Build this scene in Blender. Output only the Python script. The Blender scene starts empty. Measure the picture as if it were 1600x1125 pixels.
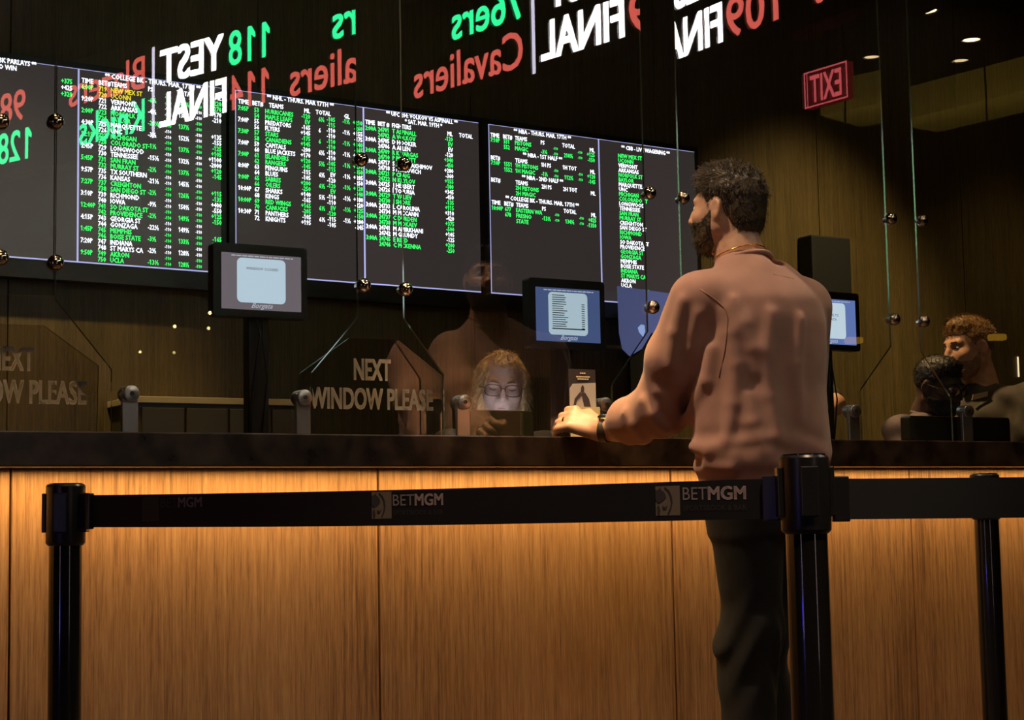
import bpy, bmesh, math, random
import numpy as np
from mathutils import Vector, Matrix

random.seed(7)
SC = bpy.context.scene
COL = SC.collection

# ------------------------------------------------------------------ camera
F_PX, YAW, PITCH, ROLL = 2600.0, 0.5462, 0.0942, -0.0185
CAM = np.array([0.0, -4.0639, 0.8386])
_F = np.array([math.sin(YAW)*math.cos(PITCH), math.cos(YAW)*math.cos(PITCH), math.sin(PITCH)])
_R0 = np.array([math.cos(YAW), -math.sin(YAW), 0.0])
_U0 = np.cross(_R0, _F)
_R = math.cos(ROLL)*_R0 + math.sin(ROLL)*_U0
_U = -math.sin(ROLL)*_R0 + math.cos(ROLL)*_U0
cam_d = bpy.data.cameras.new('camera')
cam_d.sensor_fit = 'HORIZONTAL'; cam_d.sensor_width = 36.0; cam_d.lens = F_PX*36.0/1600.0
cam_d.clip_start = 0.05; cam_d.clip_end = 200
cam = bpy.data.objects.new('camera', cam_d); COL.objects.link(cam)
cam.matrix_world = Matrix(((_R[0], _U[0], -_F[0], CAM[0]), (_R[1], _U[1], -_F[1], CAM[1]),
                           (_R[2], _U[2], -_F[2], CAM[2]), (0, 0, 0, 1)))
SC.camera = cam

# ------------------------------------------------------------------ world and view
w = bpy.data.worlds.new('world'); SC.world = w; w.use_nodes = True
w.node_tree.nodes['Background'].inputs[0].default_value = (0.9, 0.6, 0.35, 1)
w.node_tree.nodes['Background'].inputs[1].default_value = 0.004
SC.view_settings.view_transform = 'Standard'; SC.view_settings.look = 'None'
SC.view_settings.exposure = 0.0; SC.view_settings.gamma = 1.0
SC.view_settings.use_curve_mapping = False

WARM = (1.0, 0.62, 0.28)
def lamp(name, kind, loc, power, color, aim=None, size=0.1, spot=None, blend=0.6, sy=None):
    d = bpy.data.lights.new(name, kind); d.energy = power; d.color = color
    if kind == 'AREA':
        d.size = size
        if sy: d.shape = 'RECTANGLE'; d.size_y = sy
    else:
        d.shadow_soft_size = size
    if kind == 'SPOT': d.spot_size = math.radians(spot or 80); d.spot_blend = blend
    o = bpy.data.objects.new(name, d); COL.objects.link(o); o.location = loc
    if aim is not None:
        o.rotation_euler = (Vector(aim)-Vector(loc)).to_track_quat('-Z', 'Y').to_euler()
    return o

# ------------------------------------------------------------------ pixel geometry (1600 x 1125 frame)
def pray(x, y):
    return _F + _R*(x-800)/F_PX - _U*(y-562.5)/F_PX
def py(x, y, Y):
    d = pray(x, y); return CAM + d*((Y-CAM[1])/d[1])
def pz(x, y, depth):
    return CAM + pray(x, y)*depth
def pplane(x, y, c, n):
    d = pray(x, y); return CAM + d*(np.dot(np.asarray(c)-CAM, n)/np.dot(d, n))
def proj(p):
    d = np.asarray(p, float)-CAM; z = d@_F
    return 800+F_PX*(d@_R)/z, 562.5-F_PX*(d@_U)/z

# ------------------------------------------------------------------ materials
MATS = {}
def mat(name, color=(.5, .5, .5), rough=.5, metal=0.0, emit=None, strength=1.0, spec=None, sample=True, coat=0, sheen=0, sss=0):
    if name in MATS: return MATS[name]
    m = bpy.data.materials.new(name); m.use_nodes = True; MATS[name] = m
    b = m.node_tree.nodes['Principled BSDF']
    b.inputs['Base Color'].default_value = (*color, 1); b.inputs['Roughness'].default_value = rough
    b.inputs['Metallic'].default_value = metal
    if spec is not None: b.inputs['Specular IOR Level'].default_value = spec
    if coat: b.inputs['Coat Weight'].default_value = coat
    if sheen: b.inputs['Sheen Weight'].default_value = sheen
    if sss:
        b.inputs['Subsurface Weight'].default_value = sss
        b.inputs['Subsurface Radius'].default_value = (.012, .005, .003); b.inputs['Subsurface Scale'].default_value = 1.0
    if emit is not None:
        b.inputs['Emission Color'].default_value = (*emit, 1); b.inputs['Emission Strength'].default_value = strength
        if not sample: m.cycles.emission_sampling = 'NONE'
    return m
def noise_color(m, c0, c1, scale=(1, 1, 1), nscale=5, detail=4, lo=.35, hi=.65, bump=0, coord='Object', rough=None):
    nt = m.node_tree; b = nt.nodes['Principled BSDF']; N = nt.nodes.new; L = nt.links.new
    tc = N('ShaderNodeTexCoord'); mp = N('ShaderNodeMapping'); mp.inputs['Scale'].default_value = scale
    nz = N('ShaderNodeTexNoise'); nz.inputs['Scale'].default_value = nscale; nz.inputs['Detail'].default_value = detail
    cr = N('ShaderNodeValToRGB'); cr.color_ramp.elements[0].position = lo; cr.color_ramp.elements[1].position = hi
    cr.color_ramp.elements[0].color = (*c0, 1); cr.color_ramp.elements[1].color = (*c1, 1)
    L(tc.outputs[coord], mp.inputs[0]); L(mp.outputs[0], nz.inputs[0]); L(nz.outputs[0], cr.inputs[0]); L(cr.outputs[0], b.inputs['Base Color'])
    if bump:
        bp = N('ShaderNodeBump'); bp.inputs['Strength'].default_value = bump; bp.inputs['Distance'].default_value = .01
        L(nz.outputs[0], bp.inputs['Height']); L(bp.outputs[0], b.inputs['Normal'])
    if rough:
        mr = N('ShaderNodeMapRange'); mr.inputs['To Min'].default_value = rough[0]; mr.inputs['To Max'].default_value = rough[1]
        L(nz.outputs[0], mr.inputs[0]); L(mr.outputs[0], b.inputs['Roughness'])
    return m
def wood(name, dark, mid, light, rough=.45):
    """straight vertical grain: fine streaks over a slow drift, world-aligned through object coordinates"""
    m = mat(name, mid, rough); nt = m.node_tree; b = nt.nodes['Principled BSDF']; N = nt.nodes.new; L = nt.links.new
    tc = N('ShaderNodeTexCoord')
    def nz(sc, detail, ns):
        mp = N('ShaderNodeMapping'); mp.inputs['Scale'].default_value = sc; L(tc.outputs['Object'], mp.inputs[0])
        n = N('ShaderNodeTexNoise'); n.inputs['Scale'].default_value = ns; n.inputs['Detail'].default_value = detail
        n.inputs['Roughness'].default_value = .65
        L(mp.outputs[0], n.inputs[0]); return n
    a = nz((1, 1, .02), 5, 95); c = nz((1, 1, .05), 3, 240); s = nz((1, 1, .15), 2, 3)
    mx = N('ShaderNodeMix'); mx.data_type = 'FLOAT'; mx.inputs[0].default_value = .45
    L(a.outputs[0], mx.inputs[2]); L(c.outputs[0], mx.inputs[3])
    m2 = N('ShaderNodeMix'); m2.data_type = 'FLOAT'; m2.inputs[0].default_value = .2
    L(mx.outputs[0], m2.inputs[2]); L(s.outputs[0], m2.inputs[3])
    cr = N('ShaderNodeValToRGB'); e = cr.color_ramp.elements
    e[0].position = .36; e[0].color = (*dark, 1); e[1].position = .62; e[1].color = (*light, 1)
    k = cr.color_ramp.elements.new(.49); k.color = (*mid, 1)
    L(m2.outputs[0], cr.inputs[0]); L(cr.outputs[0], b.inputs['Base Color'])
    bp = N('ShaderNodeBump'); bp.inputs['Strength'].default_value = .25; bp.inputs['Distance'].default_value = .002
    L(mx.outputs[0], bp.inputs['Height']); L(bp.outputs[0], b.inputs['Normal'])
    return m
def glass(name, tint, base, ior):
    m = bpy.data.materials.new(name); m.use_nodes = True; nt = m.node_tree; nt.nodes.clear(); N = nt.nodes.new; L = nt.links.new
    out = N('ShaderNodeOutputMaterial'); mx = N('ShaderNodeMixShader'); tr = N('ShaderNodeBsdfTransparent'); gl = N('ShaderNodeBsdfGlossy')
    tr.inputs[0].default_value = (*tint, 1); gl.inputs['Roughness'].default_value = 0.0; gl.inputs[0].default_value = (1, 1, 1, 1)
    fr = N('ShaderNodeFresnel'); fr.inputs[0].default_value = ior
    ad = N('ShaderNodeMath'); ad.operation = 'ADD'; ad.inputs[1].default_value = base; ad.use_clamp = True
    L(fr.outputs[0], ad.inputs[0]); L(ad.outputs[0], mx.inputs[0]); L(tr.outputs[0], mx.inputs[1]); L(gl.outputs[0], mx.inputs[2]); L(mx.outputs[0], out.inputs[0])
    MATS[name] = m; return m

# ------------------------------------------------------------------ mesh building
class MB:
    def __init__(s): s.v = []; s.f = []; s.mi = []; s.cur = 0
    def add(s, vs, fs):
        n = len(s.v); s.v.extend([tuple(map(float, p)) for p in vs])
        for f in fs: s.f.append(tuple(i+n for i in f)); s.mi.append(s.cur)
        return s
    def box(s, lo, hi, M=None):
        x0, y0, z0 = lo; x1, y1, z1 = hi
        vs = [(x0,y0,z0),(x1,y0,z0),(x1,y1,z0),(x0,y1,z0),(x0,y0,z1),(x1,y0,z1),(x1,y1,z1),(x0,y1,z1)]
        if M is not None: vs = [M @ Vector(p) for p in vs]
        return s.add(vs, [(0,3,2,1),(4,5,6,7),(0,1,5,4),(1,2,6,5),(2,3,7,6),(3,0,4,7)])
    def tube(s, pts, rad, n=12, caps=True):
        pts = [Vector(p) for p in pts]; rs = rad if isinstance(rad, (list, tuple)) else [rad]*len(pts)
        vs = []; fs = []; up = None
        for i, p in enumerate(pts):
            t = (pts[min(i+1, len(pts)-1)]-pts[max(i-1, 0)]).normalized()
            if up is None:
                up = Vector((0,0,1)) if abs(t.z) < .9 else Vector((1,0,0))
            a = t.cross(up).normalized(); b = t.cross(a).normalized(); up = -b if up.dot(-b) > 0 else b
            for k in range(n):
                an = 2*math.pi*k/n; vs.append(p + a*math.cos(an)*rs[i] + b*math.sin(an)*rs[i])
        for i in range(len(pts)-1):
            for k in range(n):
                fs.append((i*n+k, i*n+(k+1) % n, (i+1)*n+(k+1) % n, (i+1)*n+k))
        if caps: fs += [tuple(range(n-1, -1, -1)), tuple((len(pts)-1)*n+k for k in range(n))]
        return s.add(vs, fs)
    def lathe(s, prof, n=24, M=None):
        """profile of (r, z) about local z"""
        vs = []; fs = []
        for r, z in prof:
            for k in range(n):
                a = 2*math.pi*k/n; p = Vector((r*math.cos(a), r*math.sin(a), z)); vs.append(M @ p if M is not None else p)
        for i in range(len(prof)-1):
            for k in range(n): fs.append((i*n+k, i*n+(k+1) % n, (i+1)*n+(k+1) % n, (i+1)*n+k))
        fs += [tuple(range(n-1, -1, -1)), tuple((len(prof)-1)*n+k for k in range(n))]
        return s.add(vs, fs)
    def prism(s, front, off):
        """polygon (3-D points, counter-clockwise seen from outside the front) pushed back by off"""
        n = len(front); off = np.asarray(off, float); fr = [np.asarray(p, float) for p in front]
        vs = fr + [p+off for p in fr]; c = s.cur
        s.add(vs, [tuple(range(n))]); m0 = len(s.v)-2*n
        s.f.append(tuple(m0+n+i for i in reversed(range(n)))); s.mi.append(getattr(s, 'back', c))
        for i in range(n):
            j = (i+1) % n; s.f.append((m0+i, m0+n+i, m0+n+j, m0+j)); s.mi.append(getattr(s, 'side', c))
        return s
    def build(s, name, m, parent=None, smooth=False, bevel=0, autosmooth=False, stuff=False):
        off = np.array(parent.matrix_world.translation) if parent is not None else np.zeros(3)
        if parent is not None:
            off = np.array(WLOC.get(parent.name, (0, 0, 0)), float)
        me = bpy.data.meshes.new(name)
        me.from_pydata([tuple(np.asarray(p)-off) for p in s.v], [], s.f)
        ms = m if isinstance(m, (list, tuple)) else [m]
        for q in ms: me.materials.append(q)
        if len(ms) > 1: me.polygons.foreach_set('material_index', s.mi)
        if smooth: me.polygons.foreach_set('use_smooth', [True]*len(me.polygons))
        me.update()
        o = bpy.data.objects.new(name, me); COL.objects.link(o)
        if parent is not None: o.parent = parent; WLOC[o.name] = tuple(off)
        if stuff: o['kind'] = 'stuff'
        if bevel:
            b = o.modifiers.new('bevel', 'BEVEL'); b.width = bevel; b.segments = 2; b.limit_method = 'ANGLE'
        if autosmooth:
            me.set_sharp_from_angle(angle=math.radians(35))
        return o
WLOC = {}
def thing(name, label, cat, loc=(0, 0, 0), group=None, rotz=0):
    o = bpy.data.objects.new(name, None); COL.objects.link(o); o.location = loc; o.rotation_euler = (0, 0, rotz)
    o.empty_display_size = .05
    WLOC[o.name] = tuple(loc); o['label'] = label; o['category'] = cat
    if group: o['group'] = group
    return o
def tag(o, label, cat, group=None):
    o['label'] = label; o['category'] = cat
    if group: o['group'] = group
    return o
def struct(o): o['kind'] = 'structure'; return o
def rooted(mb, name, m, label, cat, loc, group=None, **k):
    """single-mesh thing whose origin sits at loc"""
    WLOC['_tmp'] = tuple(loc)
    class _P: pass
    off = np.array(loc, float); mb.v = [tuple(np.asarray(p)-off) for p in mb.v]
    o = mb.build(name, m, None, **k); o.location = loc
    return tag(o, label, cat, group)
def copy_tree(o, parent=None):
    c = o.copy(); COL.objects.link(c); c.parent = parent
    if o.name in WLOC: WLOC[c.name] = WLOC[o.name]
    for ch in list(o.children): copy_tree(ch, c)
    return c

# ------------------------------------------------------------------ lettering
_TX = {}
def _raw(s, res, shear):
    k = (s, res, shear)
    if k in _TX: return _TX[k]
    cu = bpy.data.curves.new('t', 'FONT'); cu.body = s; cu.size = 1.0; cu.resolution_u = res; cu.shear = shear
    cu.dimensions = '2D'; cu.fill_mode = 'FRONT'
    ob = bpy.data.objects.new('t', cu); me = ob.to_mesh()
    v = np.zeros(len(me.vertices)*3); me.vertices.foreach_get('co', v); v = v.reshape(-1, 3)[:, :2].copy()
    f = [tuple(p.vertices) for p in me.polygons]
    ob.to_mesh_clear(); bpy.data.objects.remove(ob); bpy.data.curves.remove(cu)
    _TX[k] = (v, f); return _TX[k]
def tmesh(s, bold=0.0, res=2, shear=0.0):
    """letter outlines as triangles; a positive bold overlays shifted copies, figures one get a flag stroke"""
    k = (s, bold, res, shear, 'b')
    if k in _TX: return _TX[k]
    v, f = _raw(s, res, shear); v = v.copy(); f = list(f)
    if '1' in s and len(v):
        for i, c in enumerate(s):
            if c != '1': continue
            pv = _raw(s[:i+1], res, shear)[0]; xr = pv[:, 0].max()
            n = len(v); t = v[:, 1].max() if s.isdigit() else .70
            v = np.vstack([v, [(xr-.02, t), (xr-.10, t), (xr-.24, t-.15), (xr-.24, t-.24), (xr-.06, t-.11)]]); f.append((n, n+1, n+2, n+3, n+4))
    if bold > 0 and len(v):
        n = len(v); vv = []; ff = []
        for j, (dx, dy) in enumerate(((-bold, -.6*bold), (bold, -.6*bold), (bold, .6*bold), (-bold, .6*bold))):
            vv.append(v+[dx, dy]); ff += [tuple(i+n*j for i in q) for q in f]
        v = np.vstack(vv); f = ff
    if len(v): v = v - [v[:, 0].min(), 0]
    _TX[k] = (v, f); return _TX[k]
CAPH = .729 * .96
def text(mb, s, org, right, up, cap, width=None, align='L', bold=.012, cond=.86, res=2, shear=0.0):
    """flat lettering: org is the baseline start (or centre / end), cap the capital height in metres"""
    v, f = tmesh(s, bold, res, shear)
    if not len(v): return
    sy = cap/.70; sx = sy*cond; wn = v[:, 0].max()*sx
    if width: sx *= width/wn; wn = width
    o0 = {'L': 0, 'C': -wn/2, 'R': -wn}[align]
    org = np.asarray(org, float); right = np.asarray(right, float); up = np.asarray(up, float)
    P = org + np.outer(v[:, 0]*sx+o0, right) + np.outer(v[:, 1]*sy, up)
    mb.add(P, f)
# ================================================================== room shell
X0, X1, Y0r, Y1r, ZC = -9.0, 14.0, -15.0, 3.5, 4.3
carpet = noise_color(mat('carpet', (.05, .03, .02), .95), (.03, .018, .012), (.075, .045, .03), nscale=30, bump=.2)
plaster = noise_color(mat('dark_plaster', (.02, .017, .014), .8), (.016, .013, .011), (.024, .02, .017), nscale=3)
wallwood = wood('wall_veneer', (.05, .034, .012), (.11, .075, .026), (.17, .115, .042), .5)
m = MB(); m.box((X0, Y0r, -.1), (X1, Y1r+.1, 0)); struct(m.build('floor', carpet))
m = MB(); m.box((X0, Y0r, ZC), (X1, Y1r+.1, ZC+.1)); struct(m.build('ceiling', plaster))
m = MB(); m.box((X0-.1, Y0r, 0), (X0, Y1r, ZC)); struct(m.build('wall_left', plaster))
m = MB(); m.box((X1, Y0r, 0), (X1+.1, Y1r, ZC)); struct(m.build('wall_right', plaster))
m = MB(); m.box((X0, Y0r-.1, 0), (X1, Y0r, ZC)); struct(m.build('wall_front', plaster))
# back wall: backing plus tall veneer panels with shadow joints
m = MB(); m.box((X0, Y1r+.012, 0), (X1, Y1r+.1, ZC)); wb = struct(m.build('wall_back', mat('joint_black', (.01, .008, .006), .8)))
for i in range(19):
    x = X0 + i*1.215
    m = MB(); m.box((x, Y1r-.012, 0), (min(x+1.209, X1), Y1r+.012, ZC)); m.build('panel', wallwood, wb)

# ================================================================== service counter
HC, TS = 1.07, .088
front_wood = wood('counter_veneer', (.20, .095, .045), (.48, .25, .115), (.66, .38, .19), .5)
stone = noise_color(mat('brown_stone', (.03, .018, .012), .25), (.014, .008, .006), (.055, .032, .02), nscale=14, detail=8, lo=.4, hi=.72, rough=(.18, .45))
cb = thing('counter_base', 'long wooden service counter front with vertical grain and a warm light under its top', 'counter', (2.5, .3, 0))
m = MB(); m.box((-2.93, .145, .0), (9.06, .58, HC-TS)); m.build('carcass', mat('joint_black'), cb)
for i in range(12):
    x = 1.082 - 4*1.0155 + i*1.0155
    m = MB(); m.box((x+.003, .12, .06), (x+1.0125, .1445, HC-TS-.001)); m.build('panel', front_wood, cb, bevel=.002)
m = MB(); m.box((-2.93, .135, 0), (9.06, .1445, .06)); m.build('kick_plate', mat('kick', (.02, .015, .012), .4), cb)
m = MB(); m.box((-2.93, .018, HC-TS+.003), (9.06, .044, HC-TS+.007))
strip = m
m = MB(); m.prism([(-3.0, y_, z_) for y_, z_ in ((0, HC), (0, HC-TS), (.016, HC-TS), (.016, HC-TS+.008), (.046, HC-TS+.008), (.046, HC-TS), (.60, HC-TS), (.60, HC))], (12.1, 0, 0))
ct = rooted(m, 'countertop', stone, 'thick dark brown stone countertop running the full width of the counter', 'countertop', (2.5, .3, HC-TS), bevel=.004)
WLOC[ct.name] = (2.5, .3, HC-TS); strip.build('light_strip', mat('led_warm', (.9, .7, .4), .5, emit=(1.0, .63, .22), strength=36), ct)

# ================================================================== odds boards on the back wall
YB = 3.4; SL = -.0105
RT = np.array([1.0, 0, SL]); UP = np.array([0, 0, 1.0])
def bz(X, z): return z + SL*(X-4.0)
bez = mat('bezel_black', (.012, .011, .011), .35)
scr_m = mat('odds_screen', (.02, .02, .022), .25, emit=(.66, .52, .50), strength=.055, sample=False)
tw = mat('led_text_white', (.1, .1, .1), .5, emit=(.86, .90, 1.0), strength=1.9, sample=False)
tg = mat('led_text_green', (.02, .1, .02), .5, emit=(.03, .86, .13), strength=1.7, sample=False)
tl = mat('led_line_lavender', (.1, .1, .1), .5, emit=(.50, .52, 1.0), strength=.95, sample=False)
t_tint = mat('led_text_reflection_tint', (.1, .1, .02), .5, emit=(.95, .80, .03), strength=1.0, sample=False)  # red reflection over green rows, painted into the lettering colour
ZT, ZB = 2.922, 2.016
class Board:
    def __init__(s, xl, xr, label, xs):
        s.t = thing('odds_display', label, 'display', (xl, YB+.09, ZB-.1), 'odds displays on the back wall')
        def q(X, z, y): return (X, y, bz(X, z))
        def slab(a, b, c, d, y0, y1):
            mb = MB(); mb.prism([q(a, c, y0), q(b, c, y0), q(b, d, y0), q(a, d, y0)], (0, y1-y0, 0)); return mb
        slab(xl-.03, xr+.03, ZB-.085, ZT+.03, YB+.004, YB+.088).build('housing', bez, s.t)
        scr = slab(xl, xr, ZB, ZT, YB, YB+.004).build('screen', scr_m, s.t)
        mb = MB(); h = .0042
        for (a, b, c, d) in ((xl, xr, ZB, ZB+h*1.5), (xl, xr, ZT-h*.6, ZT), (xs-h, xs+h, ZB, ZT), (xl, xl+h, ZB, ZT)):
            y0 = YB-.0008
            mb.prism([q(a, c, y0), q(b, c, y0), q(b, d, y0), q(a, d, y0)], (0, .0007, 0))
        mb.build('frame_line', tl, s.t, stuff=True)
        s.w, s.g, s.y = MB(), MB(), MB()
    def put(s, col, st, px, pyy, cap=.0225, align='L', width=None, cond=.80, bold=.03):
        P = py(px, pyy, YB-.001); P[2] -= cap*.5
        text({'w': s.w, 'g': s.g, 'y': s.y}[col], st, P, RT, UP, cap, width, align, bold, cond, res=1)
    def at(s, col, st, X, z, cap=.0225, align='L', cond=.80, bold=.03):
        text({'w': s.w, 'g': s.g, 'y': s.y}[col], st, (X, YB-.001, bz(X, z)-cap*.5), RT, UP, cap, None, align, bold, cond, res=1)
    def done(s):
        if s.w.v: s.w.build('white_lettering', tw, s.t, stuff=True)
        if s.g.v: s.g.build('green_lettering', tg, s.t, stuff=True)
        if s.y.v: s.y.build('reflection_tinted_lettering', t_tint, s.t, stuff=True)
def col(px, pyy): return py(px, pyy, YB)[0]
def row(px, pyy):
    P = py(px, pyy, YB); return P[2] - SL*(P[0]-4.0)

BXS = (1.55, 2.987, 4.417)
b1 = Board(1.55, 2.916, 'leftmost odds board on the wall, listing college games in green and white', col(122, 260))
b2 = Board(2.990, 4.356, 'middle odds board on the wall, hockey odds and a fight card', col(569, 300))
b3 = Board(4.417, 5.785, 'rightmost odds board on the wall, basketball odds beside a list of teams', col(938, 340))
BK = ['NEW MEX ST','UCONN','VERMONT','ARKANSAS','NORFOLK ST','BAYLOR','MARQUETTE','UNC','MICHIGAN','COLORADO ST','LONGWOOD','TENNESSEE',
      'SAN FRAN','MURRAY ST','TX SOUTHERN','KANSAS','CREIGHTON','SAN DIEGO ST','RICHMOND','IOWA','SO DAKOTA ST','PROVIDENCE',
      'GEORGIA ST','GONZAGA','MEMPHIS','BOISE STATE','INDIANA','ST MARYS CA','AKRON','UCLA']
TM = ['6:00P','9:20P','2:00P','4:30P','12:15P','2:45P','5:45P','9:57P','7:27P','3:10P','12:40P','4:15P','1:45P','7:20P','9:50P']
PS = ['-6½','-4½','-20½','-3½','-1½','-15½','-2½','-21½','-2½','-9½','-2½','-22½','-3½','-2½','-13½']
TT = ['132½','138½','137½','152½','137½','132½','137½','145½','126½','150½','149½','149½','133½','128½','128½']
ML = [('+220','-270'),('+170','-210'),('',''),('+135','-155'),('-125','+105'),('+1100','-2000'),('+120','-145'),('',''),('+115','-135'),
      ('+400','-550'),('+125','-150'),('',''),('-165','+140'),('+115','-135'),('+650','-1000')]
# board 1, right half: thirty teams
xt, xn, xm, xp, xo, xv, xj, xr_ = (col(p, 270) for p in (126.5, 153.5, 172.5, 231, 257.5, 279, 305.5, 346))
b1.put('w', '** COLLEGE BK - THURS. MAR. 17TH **', 240, 128, align='C', cond=.84)
zh = row(172, 131)
for c, s_ in ((xt, 'TIME'), (xn, 'BET#'), (xm, 'TEAMS')): b1.at('w', s_, c, zh)
b1.at('w', 'PS', xp, zh); b1.at('w', 'TOTAL', xv-.01, zh); b1.at('w', 'ML', xr_, zh, align='R')
za, zz = row(172, 140.5), row(172, 406)
for i, tname in enumerate(BK):
    z = za + (zz-za)*i/29; k = i//2; c = 'gw'[k % 2]
    num = str(719+i if i < 14 else 721+i)
    b1.at('y' if i < 2 else c, num, xn, z); b1.at('y' if i < 2 else c, tname, xm, z)  # first pair coloured as if the red reflection lay over it
    if i % 2 == 0: b1.at(c, TM[k], xt, z, cond=.78)
    else:
        b1.at(c, PS[k], xp, z+.004); b1.at(c, TT[k], xv, z+.004, cond=.72)
    b1.at(c, '-110', xo, z, cap=.015); b1.at(c, '-110', xj, z, cap=.015)
    if ML[k][i % 2]: b1.at(c, ML[k][i % 2], xr_, z, align='R')
# board 1, left half: parlay odds
b1.put('w', 'COLLEGE BK PARLAYS **', 57, 101, align='R'); b1.put('w', 'TO WIN', 26, 107, align='R')
for c, s_, y_ in (('g', '+375', 128), ('w', '+425', 138), ('g', '+320', 148)): b1.put(c, s_, 113, y_, align='R')
b1.done()
# board 2, left half: hockey
NH = ['HURRICANES','MAPLE LEAFS','PREDATORS','FLYERS','STARS','CANADIENS','CAPITALS','BLUE JACKETS','ISLANDERS','RANGERS','PENGUINS','BLUES',
      'SABRES','OILERS','SHARKS','KINGS','RED WINGS','CANUCKS','PANTHERS','KNIGHTS']
NT = ['7:05P','7:00P','7:30P','7:00P','7:00P','8:00P','9:00P','10:00P','10:00P','10:30P']
NM = ['-120','EV','-165','+145','-175','+145','-200','+170','+120','-145','-115','-105','+200','-250','+140','-165','+165','-205','-105','+195']
NTt = ['6½','6','6','6½','5½','6½','6½','5½','6½','6½']
NL = ['-105','-115','-110','-110','-110','-110','-110','-110','-105','-115','EV','-120','-120','EV','-110','-110','EV','-120','-115','-105']
GL = ['+210','-260','+155','-175','+140','-165','+130','-155','+270','-350','+205','-250','+120','-140','+180','-220','+125','-150','+200','-245']
b2.put('w', '** NHL - THURS. MAR 17TH **', 470, 158, align='C', cond=.84)
zh = row(420, 164); xs = [col(p, 250) for p in (372, 397.5, 414.5, 485, 498, 524, 534, 547, 566.5)]
for c, s_ in ((xs[0], 'TIME'), (xs[1]-.01, 'BET#'), (xs[2]+.02, 'TEAMS')): b2.at('w', s_, c, zh)
b2.at('w', 'ML', xs[3], zh-.004, align='R'); b2.at('w', 'TOTAL', xs[4]-.015, zh-.004); b2.at('w', 'GL', xs[7], zh-.006, align='R')
za, zz = row(414, 173.5), row(414, 341.5)
for i, tname in enumerate(NH):
    z = za + (zz-za)*i/19; k = i//2; c = 'gw'[k % 2]
    b2.at(c, str(53+i), xs[1], z); b2.at(c, tname, xs[2], z, cond=.78)
    if i % 2 == 0: b2.at(c, NT[k], xs[0], z, cond=.78)
    b2.at(c, NM[i], xs[3], z, align='R')
    if i % 2 == 0: b2.at(c, NTt[k], xs[4], z-.006); b2.at(c, '-1½', xs[7], z, align='R')
    b2.at(c, NL[i], xs[5], z, align='R'); b2.at(c, GL[i], xs[8], z, align='R')
# board 2, right half: fight card
FN = ['T ASPINALL','A VOLKOV','D HOOKER','A ALLEN','R K VARGAS','P PIMBLETT','S ABDURAKHIMOV','S PAVLOVICH','P CRAIG','N KRYLOV','J HERBERT','I TOPURIA',
      'T VALIEV','J SHORE','L CAROLINA','M MCCANN','C DURDEN','M MOKAEV','M AMIRKHANI','M GRUNDY','E REED','C MCKENNA']
FB = [1,2,5,6,9,10,17,18,21,22,25,26,29,30,33,34,37,38,41,42,45,46]
FM = ['-120','EV','EV','-120','+340','-450','+280','-360','+155','-180','+345','-450','-135','+115','+310','-420','+375','-500','+105','-125','+200','-250']
b2.put('w', '** UFC 204: VOLKOV VS ASPINALL **', 660, 184, align='C'); b2.put('w', '* SAT. MAR. 19TH *', 662, 193, align='C')
xs = [col(p, 290) for p in (571.5, 591.5, 613.5, 708.5)]
zh = row(600, 194)
for c, s_ in ((xs[0], 'TIME'), (xs[1], 'BET #'), (xs[2], 'FIGHTERS')): b2.at('w', s_, c, zh)
b2.at('w', 'ML', xs[3], zh-.006, align='R'); b2.at('w', 'TOTAL', col(717, 210), zh-.006)
za, zz = row(592, 202), row(592, 380.5)
for i, tname in enumerate(FN):
    z = za + (zz-za)*i/21; k = i//2; c = 'gw'[k % 2]
    b2.at(c, '247%02d' % FB[i], xs[1], z); b2.at(c, tname, xs[2], z, cond=.84)
    if i % 2 == 0: b2.at(c, '2:00A' if i < 1 else '3:00A', xs[0], z, cond=.8)
    b2.at(c, FM[i], xs[3], z-.004, align='R')
b2.done()
# board 3, left half: basketball sections
def sect(title, yt, head, yh, rows, hasnum):
    b3.put('w', title, 848, yt, align='C', cond=.84)
    z = row(790, yh)
    xs = [col(p, 260) for p in (767, 787.5, 805, 848, 872, 879, 896, 929.5)]
    for c, s_ in zip((xs[0], xs[1]-.003, xs[2]), head[:3]): b3.at('w', s_, c, z)
    b3.at('w', head[3], xs[3]-.01, z-.006); b3.at('w', head[4], xs[5], z-.006); b3.at('w', head[5], xs[7], z-.012, align='R')
    for i, r in enumerate(rows):
        z = row(805, r[0])
        if r[1]: b3.at('g', r[1], xs[0], z, cond=.8)
        if r[2]: b3.at('g', r[2], xs[1], z)
        b3.at('g', r[3], xs[2], z, cond=.84)
        if len(r) > 4:
            b3.at('g', r[4], xs[7], z-.012, align='R')
            b3.at('g', '-110', xs[4], z-.004, cap=.014, align='R'); b3.at('g', '-110', xs[6]+.03, z-.008, cap=.014)
            if len(r) > 5: b3.at('g', r[5], xs[3]-.01, z); b3.at('g', r[6], xs[5]+.01, z-.004, cond=.8)
sect('** NBA - THURS. MAR. 17TH **', 210, ('TIME', 'BET#', 'TEAMS', 'PS', 'TOTAL', 'ML'), 213.5,
     [(223, '7:10P', '551', 'PISTONS', '+125'), (231.5, '', '552', 'MAGIC', '-150', '-3½', '218½')], 1)
sect('** NBA - 1ST HALF **', 245, ('BET#', '', 'TEAMS', '1H PS', '1H TOT', 'ML'), 248.5,
     [(258, '7:10P', '1551', '1H PISTONS', '+120'), (266.5, '', '1552', '1H MAGIC', '-145', '-1½', '112½')], 1)
sect('** NBA - 2ND HALF **', 280, ('BET#', '', 'TEAMS', '2H PS', '2H TOT', 'ML'), 283,
     [(293, '', '', '2H PISTONS'), (301.5, '', '', '2H MAGIC')], 0)
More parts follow.
